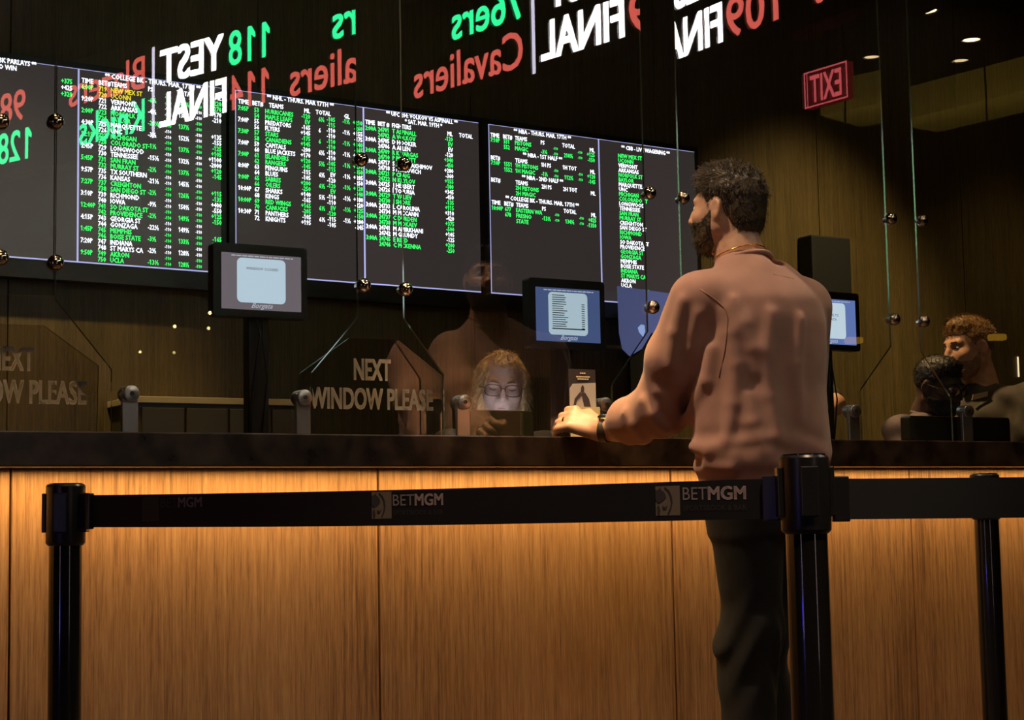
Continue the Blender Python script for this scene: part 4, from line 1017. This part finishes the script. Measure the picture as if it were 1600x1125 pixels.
# --- sweatshirt
swe = mat('sweatshirt_pink', (.44, .235, .175), .92, sheen=.15)
noise_color(swe, (.36, .190, .145), (.43, .232, .178), nscale=9, detail=3, bump=.0)
NCL = ml(NB+(NA-NB)*((1.545-NB[2])/(NA[2]-NB[2])))
def fold(P, pts, r, k=.02): return chain(P, pts, [r]*len(pts), .01)
BKP = lambda x, y, Y: py(x, y, Y)
def swe_sdf(P):
    L = (P-MO.astype(np.float32)) @ MR.astype(np.float32)
    d = loft(L, [(.905, 0, .0, .188, .150), (.925, 0, .0, .192, .152), (.965, 0, -.004, .205, .165), (1.00, 0, -.004, .213, .168), (1.08, 0, -.003, .212, .162),
                 (1.18, 0, 0, .210, .156), (1.28, 0, -.005, .214, .156), (1.36, 0, -.010, .210, .152), (1.42, 0, -.014, .190, .138), (1.46, 0, -.016, .155, .115),
                 (1.495, NCL[0]*.30, NCL[1]*.25-.012, .122, .094), (1.528, NCL[0]*.65, NCL[1]*.6-.006, .092, .082), (1.546, NCL[0]*.8, NCL[1]*.8, .077, .076)])
    # shoulders
    for s in (-1, 1):
        d = smin(d, chain(P, [mw((s*.06, -.015, 1.475)), mw((s*.165, -.01, 1.425))], [.062, .066], .03), .05)
    arm = chain(P, [SHL, (SHL+ELL)/2+np.array([-.012, -.01, 0]), ELL, ELL*.5+WRL*.5, WRL-(WRL-ELL)*.33], [.083, .080, .074, .064, .047], .03)
    # sleeve folds: rings that slant round the arm
    ax = ELL-SHL; tA = ((P-SHL.astype(np.float32)) @ ax.astype(np.float32))/float(ax@ax)
    arm = arm - .0030*np.sin(tA*15+6*(P[:, 1]+.4)+10*(P[:, 0]-2.76))*np.clip(tA*1.4-.1, 0, 1)*np.clip(1.45-tA, 0, 1)
    fx = WRL-ELL; tB = ((P-ELL.astype(np.float32)) @ fx.astype(np.float32))/float(fx@fx)
    arm = arm - .0055*np.sin(tB*19+9*(P[:, 2]-1.1)+2)*np.clip(tB+.15, 0, 1)*np.clip(1.1-tB, 0, 1)
    d = smin(d, arm, .035)
    armr = chain(P, [SHR, ELR, WRR], [.082, .070, .042], .03)
    d = smin(d, armr, .035)
    # long soft drapes down the back and gathers at the hem
    sm = lambda v: v*v*(3-2*v)
    back = sm(np.clip(-(L[:, 1])*8+.1, 0, 1))
    wv = np.sin(L[:, 0]*34+L[:, 2]*5+1.0)*sm(np.clip((1.40-L[:, 2])*3.2, 0, 1))*.0034 + np.sin(L[:, 0]*19-L[:, 2]*9)*.0032*sm(np.clip((1.46-L[:, 2])*3, 0, 1))
    gat = np.sin((L[:, 2]-.0)*88+np.sin(L[:, 0]*14)*1.8)*.0065*sm(np.clip(1-np.abs(L[:, 2]-1.0)/.085, 0, 1))*np.clip(.6-L[:, 0]*3.5, .15, 1.4)
    d = d - wv*back - gat
    for pts, rs in FOLDS: d = smin(d, chain(P, pts, rs, .01), .03)
    # hollow under the collar for the neck
    nk = cap(P, HCm+HRm @ np.array([0, -.045, -.12]), mw((0, -.02, 1.50)), .060, .066)
    d = smax(d, -np.maximum(nk, 1.515-P[:, 2]), .008)
    return d
FOLDS = []
def hit_from_cam(x, y, fn, y0=-1.0, y1=.1):
    d_ = pray(x, y); d_ = d_/np.linalg.norm(d_); ts = np.linspace(2.6, 6.0, 1400); Pn = (CAM + ts[:, None]*d_).astype(np.float32); v = fn(Pn); i = np.argmax(v < 0)
    if not (v < 0).any(): return None
    return CAM + d_*ts[i] - d_*.0008
_fl = []
for px_, r, dep in (([(1134, 486), (1143, 520), (1150, 570), (1147, 630), (1136, 685)], .016, .001), ([(1146, 470), (1160, 505), (1176, 545), (1180, 580)], .013, .001),
                ([(1205, 490), (1196, 550), (1200, 620), (1214, 680)], .016, .005), ([(1250, 500), (1240, 570), (1247, 650)], .016, .005), ([(1170, 620), (1174, 660), (1190, 700)], .013, .003),
                ([(1082, 698), (1110, 708), (1150, 712), (1200, 708)], .015, .001), ([(1078, 718), (1105, 726), (1145, 732)], .013, .001),
                ([(1066, 470), (1056, 520), (1048, 570)], .013, .001), ([(1092, 490), (1080, 545), (1062, 598), (1040, 630)], .014, .001),
                ([(1112, 545), (1104, 595), (1082, 645), (1060, 670)], .014, .002), ([(1006, 626), (1020, 648), (1042, 672)], .011, .0), ([(978, 645), (990, 664), (1002, 682)], .010, .0), ([(1030, 612), (1050, 640), (1078, 660)], .011, .001)):
    q = [hit_from_cam(x, y, swe_sdf) for x, y in px_]
    q = [p_ for p_ in q if p_ is not None and p_[1] > -.8]
    if len(q) < 2: continue
    q = [p_ + (p_-CAM)/np.linalg.norm(p_-CAM)*dep for p_ in q]; k = len(q)
    _fl.append((q, [r*(.45 if i in (0, k-1) else 1) for i in range(k)]))
FOLDS = _fl
SV = surface(swe_sdf, (2.55, -.80, .88), (3.32, .0, 1.60), .0062, 2)
sw = skin('sweatshirt', SV, swe, man)
# seams: sleeve head, collar rib, centre tab, hem rib
seam_m = mat('sweatshirt_seam', (.33, .17, .125), .95)
m = MB(); m.tube([h_ for h_ in (hit_from_cam(x, y, swe_sdf) for x, y in ((1094, 452), (1106, 460), (1120, 470), (1132, 481), (1137, 498), (1136, 520), (1133, 545), (1128, 570), (1124, 590))) if h_ is not None], .0022, 6); m.build('sleeve_seam', seam_m, sw, smooth=True)
ring = [neck_ring(t, .076, 0.0) for t in np.linspace(0, 2*math.pi, 48)]
m = MB(); m.tube(ring, .0075, 8, caps=False); m.build('collar_rib', swe, sw, smooth=True)
m = MB(); m.tube([h_ for h_ in (hit_from_cam(x, y, swe_sdf) for x, y in ((1208, 429), (1218, 431), (1230, 433), (1240, 436))) if h_ is not None], .0012, 5); m.build('back_tab', seam_m, sw, smooth=True)
# --- gold chain, watch, ring
gold = mat('gold', (1.0, .60, .16), .18, 1.0)
nb = HCm+HRm @ np.array([0, -.05, -.125]); ch = []
for t in np.linspace(0, 2*math.pi, 60):
    ch.append(neck_ring(t, .0725, .019))
m = MB(); m.tube(ch, .0021, 6, caps=False); m.build('gold_chain', gold, man, smooth=True)
WB = WRL-hdv*.004; ax = Vector(hdv)
Mw = Matrix.Translation(Vector(WB)) @ ax.to_track_quat('Z', 'Y').to_matrix().to_4x4()
wt = MB(); wt.lathe([(.030, -.012), (.0372, -.011), (.0372, .011), (.030, .012)], 28, Mw); wo = wt.build('watch', mat('watch_strap', (.045, .03, .02), .5), man, autosmooth=True)
m = MB(); M = Matrix.Translation(Vector(WB+(hup*.9+hsd*.42)*.036)) @ Vector(hup*.9+hsd*.42).to_track_quat('Z', 'Y').to_matrix().to_4x4(); m.lathe([(.019, -.006), (.0205, 0), (.0195, .006), (.015, .008)], 24, M); m.build('watch_case', mat('watch_steel', (.75, .68, .58), .15, 1), wo, autosmooth=True)
m = MB(); M = Matrix.Translation(Vector(HP(.018, -.011, -.001))) @ Vector(hdv*.95-hup*.2).to_track_quat('Z', 'Y').to_matrix().to_4x4(); m.lathe([(.0112, -.0028), (.0128, -.0028), (.0128, .0028), (.0112, .0028)], 20, M); m.build('ring', gold, man, autosmooth=True)
# --- trousers and shoes
tro = noise_color(mat('trouser_black', (.004, .0037, .003), .85), (.003, .0028, .0023), (.006, .0054, .004), nscale=30, bump=.08)
def tro_sdf(P):
    L = (P-MO.astype(np.float32)) @ MR.astype(np.float32)
    d = loft(L, [(.78, 0, 0, .165, .135), (.86, 0, 0, .175, .145), (.93, 0, 0, .172, .135), (1.0, 0, 0, .165, .125)])
    A = chain(L, [(-.078, -.01, .84), (-.055, .0, .53), (-.062, .02, .47), (-.070, .01, .06)], [.102, .078, .082, .066], .03)
    B_ = chain(L, [(.075, .01, .84), (.052, .09, .50), (.070, .05, .06)], [.102, .080, .064], .03)
    n = .006*np.sin(L[:, 2]*42+6*np.sin(L[:, 0]*20)+3*L[:, 1]*10)*np.clip(1-np.abs(L[:, 2]-.46)/.2, 0, 1) + .006*np.sin(L[:, 2]*60+L[:, 0]*30)*np.clip(1-(L[:, 2]-.05)/.25, 0, 1)
    d = smin(d, smin(A, B_, .02), .03) - n
    return smax(d, .045-P[:, 2], .005)
skin('trousers', surface(tro_sdf, (2.68, -.75, .03), (3.26, -.22, 1.02), .0085, 2), tro, man)
for sx, sy in ((-.080, .03), (.070, .09)):
    def shoe(P, sx=sx, sy=sy):
        L = (P-MO.astype(np.float32)) @ MR.astype(np.float32)
        d = smin(ell(L, (sx, sy-.04, .06), (.045, .07, .055)), ell(L, (sx*1.08, sy+.075, .042), (.048, .11, .040)), .04); return smax(d, .002-P[:, 2], .006)
    c_ = mw((sx, sy, .05)); skin('shoe', surface(shoe, c_-[.14, .25, .06], c_+[.14, .27, .12], .007, 1), mat('shoe_black', (.02, .018, .016), .4), man)
# ================================================================== tellers behind the counter
R0h = _R0.copy(); F0h = np.array([math.sin(YAW), math.cos(YAW), 0.0])
def frame(fwd, tilt=0.0, roll=0.0):
    y = np.array([fwd[0], fwd[1], 0.0]); y /= np.linalg.norm(y); x = np.array([y[1], -y[0], 0]); R = np.stack([x, y, [0, 0, 1.0]], 1)
    return R @ rotx(-tilt) @ roty(roll)
stool_m = mat('stool_black', (.015, .014, .013), .5)
def stool(c, zseat, label):
    t = thing('stool', label, 'stool', (c[0], c[1], 0), 'teller stools'); M = Matrix.Translation(Vector((c[0], c[1], 0)))
    m = MB(); m.lathe([(.17, zseat-.06), (.185, zseat-.05), (.185, zseat-.015), (.17, zseat)], 28, M); m.build('seat', stool_m, t, autosmooth=True)
    m = MB(); m.lathe([(.03, .03), (.025, zseat-.06)], 16, M); m.build('pedestal', steel, t, autosmooth=True)
    m = MB(); m.lathe([(.20, 0), (.20, .012), (.05, .03), (.03, .035)], 28, M); m.build('base', steel, t, autosmooth=True)
def teller(label, C, HR, BF, s, skinm, shirt, arms, seated, hairfn, hairm, hstr, female=False, wide=1.0, lower=None, bare=True, drop=.195):
    C = np.asarray(C, float); y = np.array([BF[0], BF[1], 0.0]); y /= np.linalg.norm(y); x = np.array([y[1], -y[0], 0]); BR = np.stack([x, y, [0, 0, 1.0]], 1)
    zs = C[2]-drop*s; hipz = zs-.50*s
    O = C - (HR @ np.array([0, .02, 0]))*s - y*.03; O = np.array([O[0], O[1], 0.0])
    W = lambda p: O + BR @ np.asarray(p, float)
    t = thing('person', label, 'person', tuple(O))
    sh = .185*s*wide
    J = []
    for sx, E_, H_ in arms: J.append((W((sx*sh, 0, zs-.02)), W(E_), W(H_)))
    def body(P):
        d = head_sdf(to_local(P, C, HR)/s, .86 if female else 1.0, 0, .046 if female else .058, (0, -.05, -.16))*s
        d = smin(d, cap(P, C+HR @ np.array([0, -.045, -.12])*s, W((0, -.01, zs-.02)), .046*s, .058*s), .03)
        L = (P-O.astype(np.float32)) @ BR.astype(np.float32)
        d = smin(d, loft(L, [(hipz, 0, 0, .13*s, .09*s), (zs-.2, 0, 0, .14*s, .095*s), (zs, 0, 0, .11*s, .075*s), (zs+.03, 0, 0, .07*s, .055*s)]), .03)
        for a_, b_, c_ in J:
            d = smin(d, chain(P, [a_, b_, c_], [.045*s, .043*s, .030*s], .02), .03)
            v = (c_-b_)/np.linalg.norm(c_-b_); d = smin(d, ell(P, c_+v*.03, (.032, .032, .022)), .02)
            sd_ = np.cross(v, [0, 0, 1]); sd_ /= np.linalg.norm(sd_)+1e-9
            for k in range(4): d = smin(d, cap(P, c_+v*.05+sd_*(k-1.5)*.017, c_+v*.105+sd_*(k-1.5)*.02-np.array([0, 0, .012]), .009, .007), .006)
            d = smin(d, cap(P, c_+v*.01+sd_*.025, c_+v*.06+sd_*.048, .010, .008), .008)
        return d
    pts = np.array([C+.17*s, C-.17*s, W((.3, .3, hipz)), W((-.3, .3, hipz)), W((.3, -.2, hipz)), W((-.3, -.2, hipz))] + [p+o for j in J for p in j for o in (.09, -.09)] + [j[2]+(j[2]-j[1])/np.linalg.norm(j[2]-j[1])*.15 for j in J])
    VF = surface(body, pts.min(0)-.02, pts.max(0)+.02, .0062, 1)
    skin('body', VF, skinm, t)
    def shirtf(P):
        L = (P-O.astype(np.float32)) @ BR.astype(np.float32)
        d = loft(L, [(hipz-.04, 0, 0, .165*s*wide, .13*s), (hipz+.15, 0, 0, .165*s*wide, .125*s), (zs-.18, 0, 0, .18*s*wide, .13*s), (zs-.06, 0, -.005, .175*s*wide, .115*s), (zs, 0, -.01, .125*s, .09*s), (zs+.035, 0, -.012, .078*s, .072*s), (zs+.06, 0, -.01, .064*s, .066*s)])
        for (a_, b_, c_), (sx, _, _) in zip(J, arms):
            d = smin(d, cap(P, W((sx*.06, -.01, zs-.005)), a_, .052*s, .062*s), .04)
            e_ = a_+(b_-a_)*(.62 if bare else 1.0); d = smin(d, chain(P, [a_, e_], [.066*s, .066*s], .02) if bare else chain(P, [a_, b_, b_+(c_-b_)*.9], [.066*s, .056*s, .042*s], .02), .03)
        d = d - .0035*np.sin(L[:, 0]*40+L[:, 2]*22+3*np.sin(L[:, 1]*20)) - .003*np.sin(L[:, 2]*55-L[:, 0]*25)
        nk = cap(P, C+HR @ np.array([0, -.045, -.12])*s, W((0, -.01, zs)), .049*s, .056*s); return smax(d, -np.maximum(nk, zs-.0-P[:, 2]), .006)
    SVt = surface(shirtf, pts.min(0)-[.04, .04, .06], np.minimum(pts.max(0)+.04, [99, 99, zs+.1]), .0085, 2)
    so = skin('shirt', SVt, shirt, t)
    hm = zs+.052
    m = MB(); m.tube([W((.062*s*math.cos(q), -.010+.066*s*math.sin(q), hm-.018*math.sin(q))) for q in np.linspace(0, 2*math.pi, 32)], .009*s, 8, caps=False); m.build('collar', shirt, so, smooth=True)
    def legs(P):
        L = (P-O.astype(np.float32)) @ BR.astype(np.float32)
        d = ell(L, (0, 0, hipz), (.17*s, .13*s, .10*s))
        for sx in (-1, 1):
            if seated: e = chain(L, [(sx*.09, 0, hipz), (sx*.10, .10, hipz-.03), (sx*.10, .10, max(hipz-.42, .28)), (sx*.10, .02, .09)], [.085*s, .07*s, .06*s, .05*s], .03)
            else: e = chain(L, [(sx*.085, 0, hipz), (sx*.09, .01, hipz*.52), (sx*.09, 0, .07)], [.095*s, .072*s, .06*s], .03)
            e = smin(e, ell(L, (sx*.10, .05, .04), (.045, .12, .04)), .03); d = smin(d, e, .02)
        return smax(d, .004-P[:, 2], .01)
    q = np.array([W((sx, yy, z)) for sx in (-.28, .28) for yy in (-.22, .42) for z in (0, hipz+.12)])
    skin('trousers', surface(legs, q.min(0)-.01, q.max(0)+.01, .014, 2), tro, t)
    if seated: stool(O+y*.0, hipz-.085*s, lower)
    if hairfn is not None:
        HVt = surface(lambda P: hairfn(to_local(P, C, HR)/s)*s, C-.20*s, C+.18*s, .0045, 1)
        ho = skin('hair', HVt, hairm, t)
        strands(ho, 'tuft', hairm, HVt, C, HR, hstr[0], hstr[1], hstr[2], hstr[3], 5, keep=hstr[4] if len(hstr) > 4 else None, curl=.2)
    return t, W, zs
def hair_short(q):
    d = ell(q, (0, -.015, .037), (.0795, .102, .094)); d = smin(d, ell(q, (0, .030, .098), (.055, .050, .028)), .03)
    d = smax(d, np.where(q[:, 2] > .055, q[:, 1]-.088, np.where(np.abs(q[:, 0]) > .05, q[:, 1]-.030-.4*q[:, 2], q[:, 1]-.05)), .012)
    d = smax(d, -(q[:, 2]+.035+.35*(q[:, 1]+.05)), .012)
    for sx in (-1, 1): d = smax(d, -ell(q, (sx*.088, .000, -.014), (.026, .032, .042)), .006)
    return d - .002*np.sin(q[:, 0]*170+4*np.sin(q[:, 1]*60))*np.sin(q[:, 1]*120+3*np.sin(q[:, 2]*70))
def hair_bob(q):
    d = ell(q, (0, -.020, .026), (.090, .108, .101))
    for sx in (-1, 1): d = smin(d, ell(q, (sx*.074, .012, -.055), (.022, .048, .062)), .03)
    d = smin(d, ell(q, (0, -.060, -.06), (.075, .045, .06)), .04)
    face = np.maximum(np.abs(q[:, 0]+.012)-.058, q[:, 2]-.072-.25*(q[:, 0]))
    d = smax(d, -np.maximum(face, .02-q[:, 1]), .02); d = smax(d, -(head_clear(q)), .006)
    return d - .003*np.sin(q[:, 0]*110+q[:, 2]*30+4*np.sin(q[:, 1]*50))
def head_clear(q): return ell(q, (0, .02, -.05), (.058, .085, .085))
gr = lambda p, n: np.array([0, .45*np.clip(p[2]*8, 0, 1), -.7*np.clip(.5-p[2]*8, 0, 1)])+n*.5
gb = lambda p, n: np.array([p[0]*3, .25, -.9 if abs(p[0]) > .05 or p[2] < .05 else -.1])+n*.15

# --- woman at the middle window
wC = py(783, 606, 1.30); wd = CAM-wC; wd = wd*[1, 1, 0]; wd /= np.linalg.norm(wd)
wHR = frame(wd+R0h*.06, math.radians(11), math.radians(-4))
shirt_k = noise_color(mat('shirt_black', (.045, .037, .024), .8), (.034, .028, .018), (.056, .047, .03), nscale=14)
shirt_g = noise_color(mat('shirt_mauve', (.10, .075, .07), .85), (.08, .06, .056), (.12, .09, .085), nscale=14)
zsw = wC[2]-.195
wt_, wW, _ = teller('blond woman teller with dark-rimmed glasses looking down over a dark terminal', wC, wHR, (-.1, -1), 1.08, skin_w, shirt_k,
    [(-1, (-.25, .10, zsw-.28), (-.14, .13, .80)), (1, (.25, .08, zsw-.28), (.14, .13, .80))], True, hair_bob, hair_bl, (2600, .03, .0008, gb), True, lower='stool the woman teller sits on, hidden behind the counter')
brows(wt_, wC, wHR, hair_lb, 1.08)
lash = mat('eyelid_line', (.10, .05, .04), .6)
gm = mat('glasses_frame', (.05, .02, .015), .3); gg = glass('glasses_lens', (.95, .95, .97), .0, 1.35)
def spectacles(t, C, R, s=1.0):
    gl_ = None; lens = []
    for sx in (-1, 1):
        pts = []
        for i in range(20):
            a = 2*math.pi*i/20; cx, cz = math.cos(a), math.sin(a); k = 1/(abs(cx)**3.2+abs(cz)**3.2)**(1/3.2)
            pts.append(C + R @ (np.array([sx*.0345+.0275*k*cx, .1085-.010*(abs(sx*.0345+.0275*k*cx)/.06)**2, .002+.0195*k*cz])*s))
        m = MB(); m.tube(pts+[pts[0], pts[1]], .0019, 6, caps=False)
        g = m.build('glasses_rim', gm, t, smooth=True)
        m = MB(); m.add(pts, [tuple(range(20))]); m.build('lens', gg, g)
        m = MB(); m.tube([C + R @ (np.array([sx*.062, .099, .008])*s), C + R @ (np.array([sx*.078, .05, .006])*s), C + R @ (np.array([sx*.081, -.005, .012])*s)], .0018, 6); m.build('temple_arm', gm, t, smooth=True)
        m = MB(); m.tube([C + R @ (np.array([sx*(.019+.0065*i), .0885-.004*abs(i-2)*.9, .004-.0022*(2-abs(i-2))])*s) for i in range(5)], .0016, 6); m.build('eyelid', lash, t, smooth=True)
    m = MB(); m.tube([C + R @ (np.array([-.008, .111, .008])*s), C + R @ (np.array([0, .1135, .010])*s), C + R @ (np.array([.008, .111, .008])*s)], .002, 6); m.build('glasses_bridge', gm, t, smooth=True)
spectacles(wt_, wC, wHR, 1.08)
m = MB(); m.tube([wC + 1.08*(wHR @ np.array([x_, .0945-abs(x_)*.25, -.0605-abs(x_)*.06])) for x_ in (-.022, -.011, 0, .011, .022)], [.002, .004, .0045, .004, .002], 8); m.build('lips', lip_m, wt_, smooth=True)
# --- standing man at the right
sC = py(1513, 545, 1.15); sd = -math.sin(math.radians(66))*R0h - math.cos(math.radians(66))*F0h
sHR = frame(sd, math.radians(6), math.radians(0)); zss = sC[2]-.195*1.12
st_, sW, _ = teller('standing man in a dark polo with a name badge, face turned left', sC, sHR, tuple(-math.sin(math.radians(40))*R0h[:2]-math.cos(math.radians(40))*F0h[:2]), 1.12, skin_m, shirt_k,
    [(-1, (-.26, .06, zss-.28), (-.20, .20, 1.0)), (1, (.26, .04, zss-.28), (.22, .18, 1.0))], False, hair_short, hair_lb, (2400, .016, .0008, gr, lambda q: q[:, 2] > .03), wide=1.05)
eyes(st_, sC, sHR, s=1.12); brows(st_, sC, sHR, hair_lb, 1.12)
def sbeard(P):
    q = to_local(P, sC, sHR)/1.12; d = head_sdf(q, 1.0, 0, .05, (0, -.03, -.08)) - .0012
    d = smax(d, q[:, 2]+.042-.9*np.clip(.045-q[:, 1], 0, .05), .012); d = smax(d, -(q[:, 1]-.002), .01); d = smax(d, -(q[:, 2]+.12), .01)
    d = smax(d, -ell(q, (0, .10, -.032), (.02, .03, .020)), .008); return smax(d, -ell(q, (0, .095, -.060), (.024, .02, .010)), .006)*1.12
skin('beard', surface(sbeard, sC-.18, sC+.16, .0045, 1), hair_mat('beard_brown', (.20, .105, .06), (.32, .18, .11)), st_)
def on_cam(x, y, cen, r, back=.0):
    d_ = pray(x, y); return CAM + d_*((np.dot(np.asarray(cen)-CAM, F0h))/np.dot(d_, F0h)) - F0h*back
bcn = sW((0, .13, zss-.2)); bq_ = [on_cam(x, y, bcn, 0, .03) for x, y in ((1516, 626), (1540, 620), (1541, 612), (1518, 617))]
m = MB(); m.prism(bq_, F0h*.012); m.build('name_badge', mat('badge_tan', (.42, .32, .18), .35, .3), st_)
# --- dark-haired bearded man in front of the terminal
dC = py(1467, 605, .76); dd_ = math.sin(math.radians(42))*R0h - math.cos(math.radians(42))*F0h
dHR = frame(dd_, math.radians(16), math.radians(3)); zsd = dC[2]-.165
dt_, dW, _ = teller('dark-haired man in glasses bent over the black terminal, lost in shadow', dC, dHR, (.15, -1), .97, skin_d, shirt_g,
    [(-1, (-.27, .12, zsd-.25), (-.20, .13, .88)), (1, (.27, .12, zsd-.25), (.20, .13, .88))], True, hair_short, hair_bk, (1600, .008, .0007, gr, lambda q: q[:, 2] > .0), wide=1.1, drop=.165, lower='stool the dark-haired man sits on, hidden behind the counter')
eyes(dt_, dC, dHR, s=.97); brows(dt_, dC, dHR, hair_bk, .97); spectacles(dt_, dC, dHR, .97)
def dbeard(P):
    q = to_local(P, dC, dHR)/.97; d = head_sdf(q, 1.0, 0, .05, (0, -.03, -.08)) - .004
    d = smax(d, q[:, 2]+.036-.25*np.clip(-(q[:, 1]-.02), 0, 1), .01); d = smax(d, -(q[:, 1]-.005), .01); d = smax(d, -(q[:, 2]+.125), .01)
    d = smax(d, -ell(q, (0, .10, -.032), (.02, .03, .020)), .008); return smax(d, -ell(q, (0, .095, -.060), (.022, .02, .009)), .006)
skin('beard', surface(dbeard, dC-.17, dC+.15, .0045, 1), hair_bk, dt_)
# --- teller hidden behind the man in pink: only a bent bare elbow shows
eC = py(1215, 520, 1.35); zse = eC[2]-.195
R_el = py(1304, 632, 1.22)
def toL(p, O_, BR_): return BR_.T @ (np.asarray(p)-O_)
ed = CAM-eC; ed = ed*[1, 1, 0]; ed /= np.linalg.norm(ed); eHR = frame(ed, .2)
yb_ = np.array([-.15, -1.0, 0]); yb_ /= np.linalg.norm(yb_); xb_ = np.array([yb_[1], -yb_[0], 0]); eBR = np.stack([xb_, yb_, [0, 0, 1.0]], 1)
eO = eC-(eHR @ np.array([0, .02, 0]))-yb_*.03; eO = np.array([eO[0], eO[1], 0])
el_ = toL(R_el, eO, eBR); wr_ = toL(py(1258, 668, 1.08), eO, eBR)
teller('teller mostly hidden behind the man in pink, a bare elbow showing', eC, eHR, (-.15, -1), 1.0, skin_m, shirt_k,
    [(-1, tuple(el_), tuple(wr_)), (1, (.24, .12, zse-.26), (.14, .20, .95))], False, hair_short, hair_bk, (600, .010, .0008, gr))
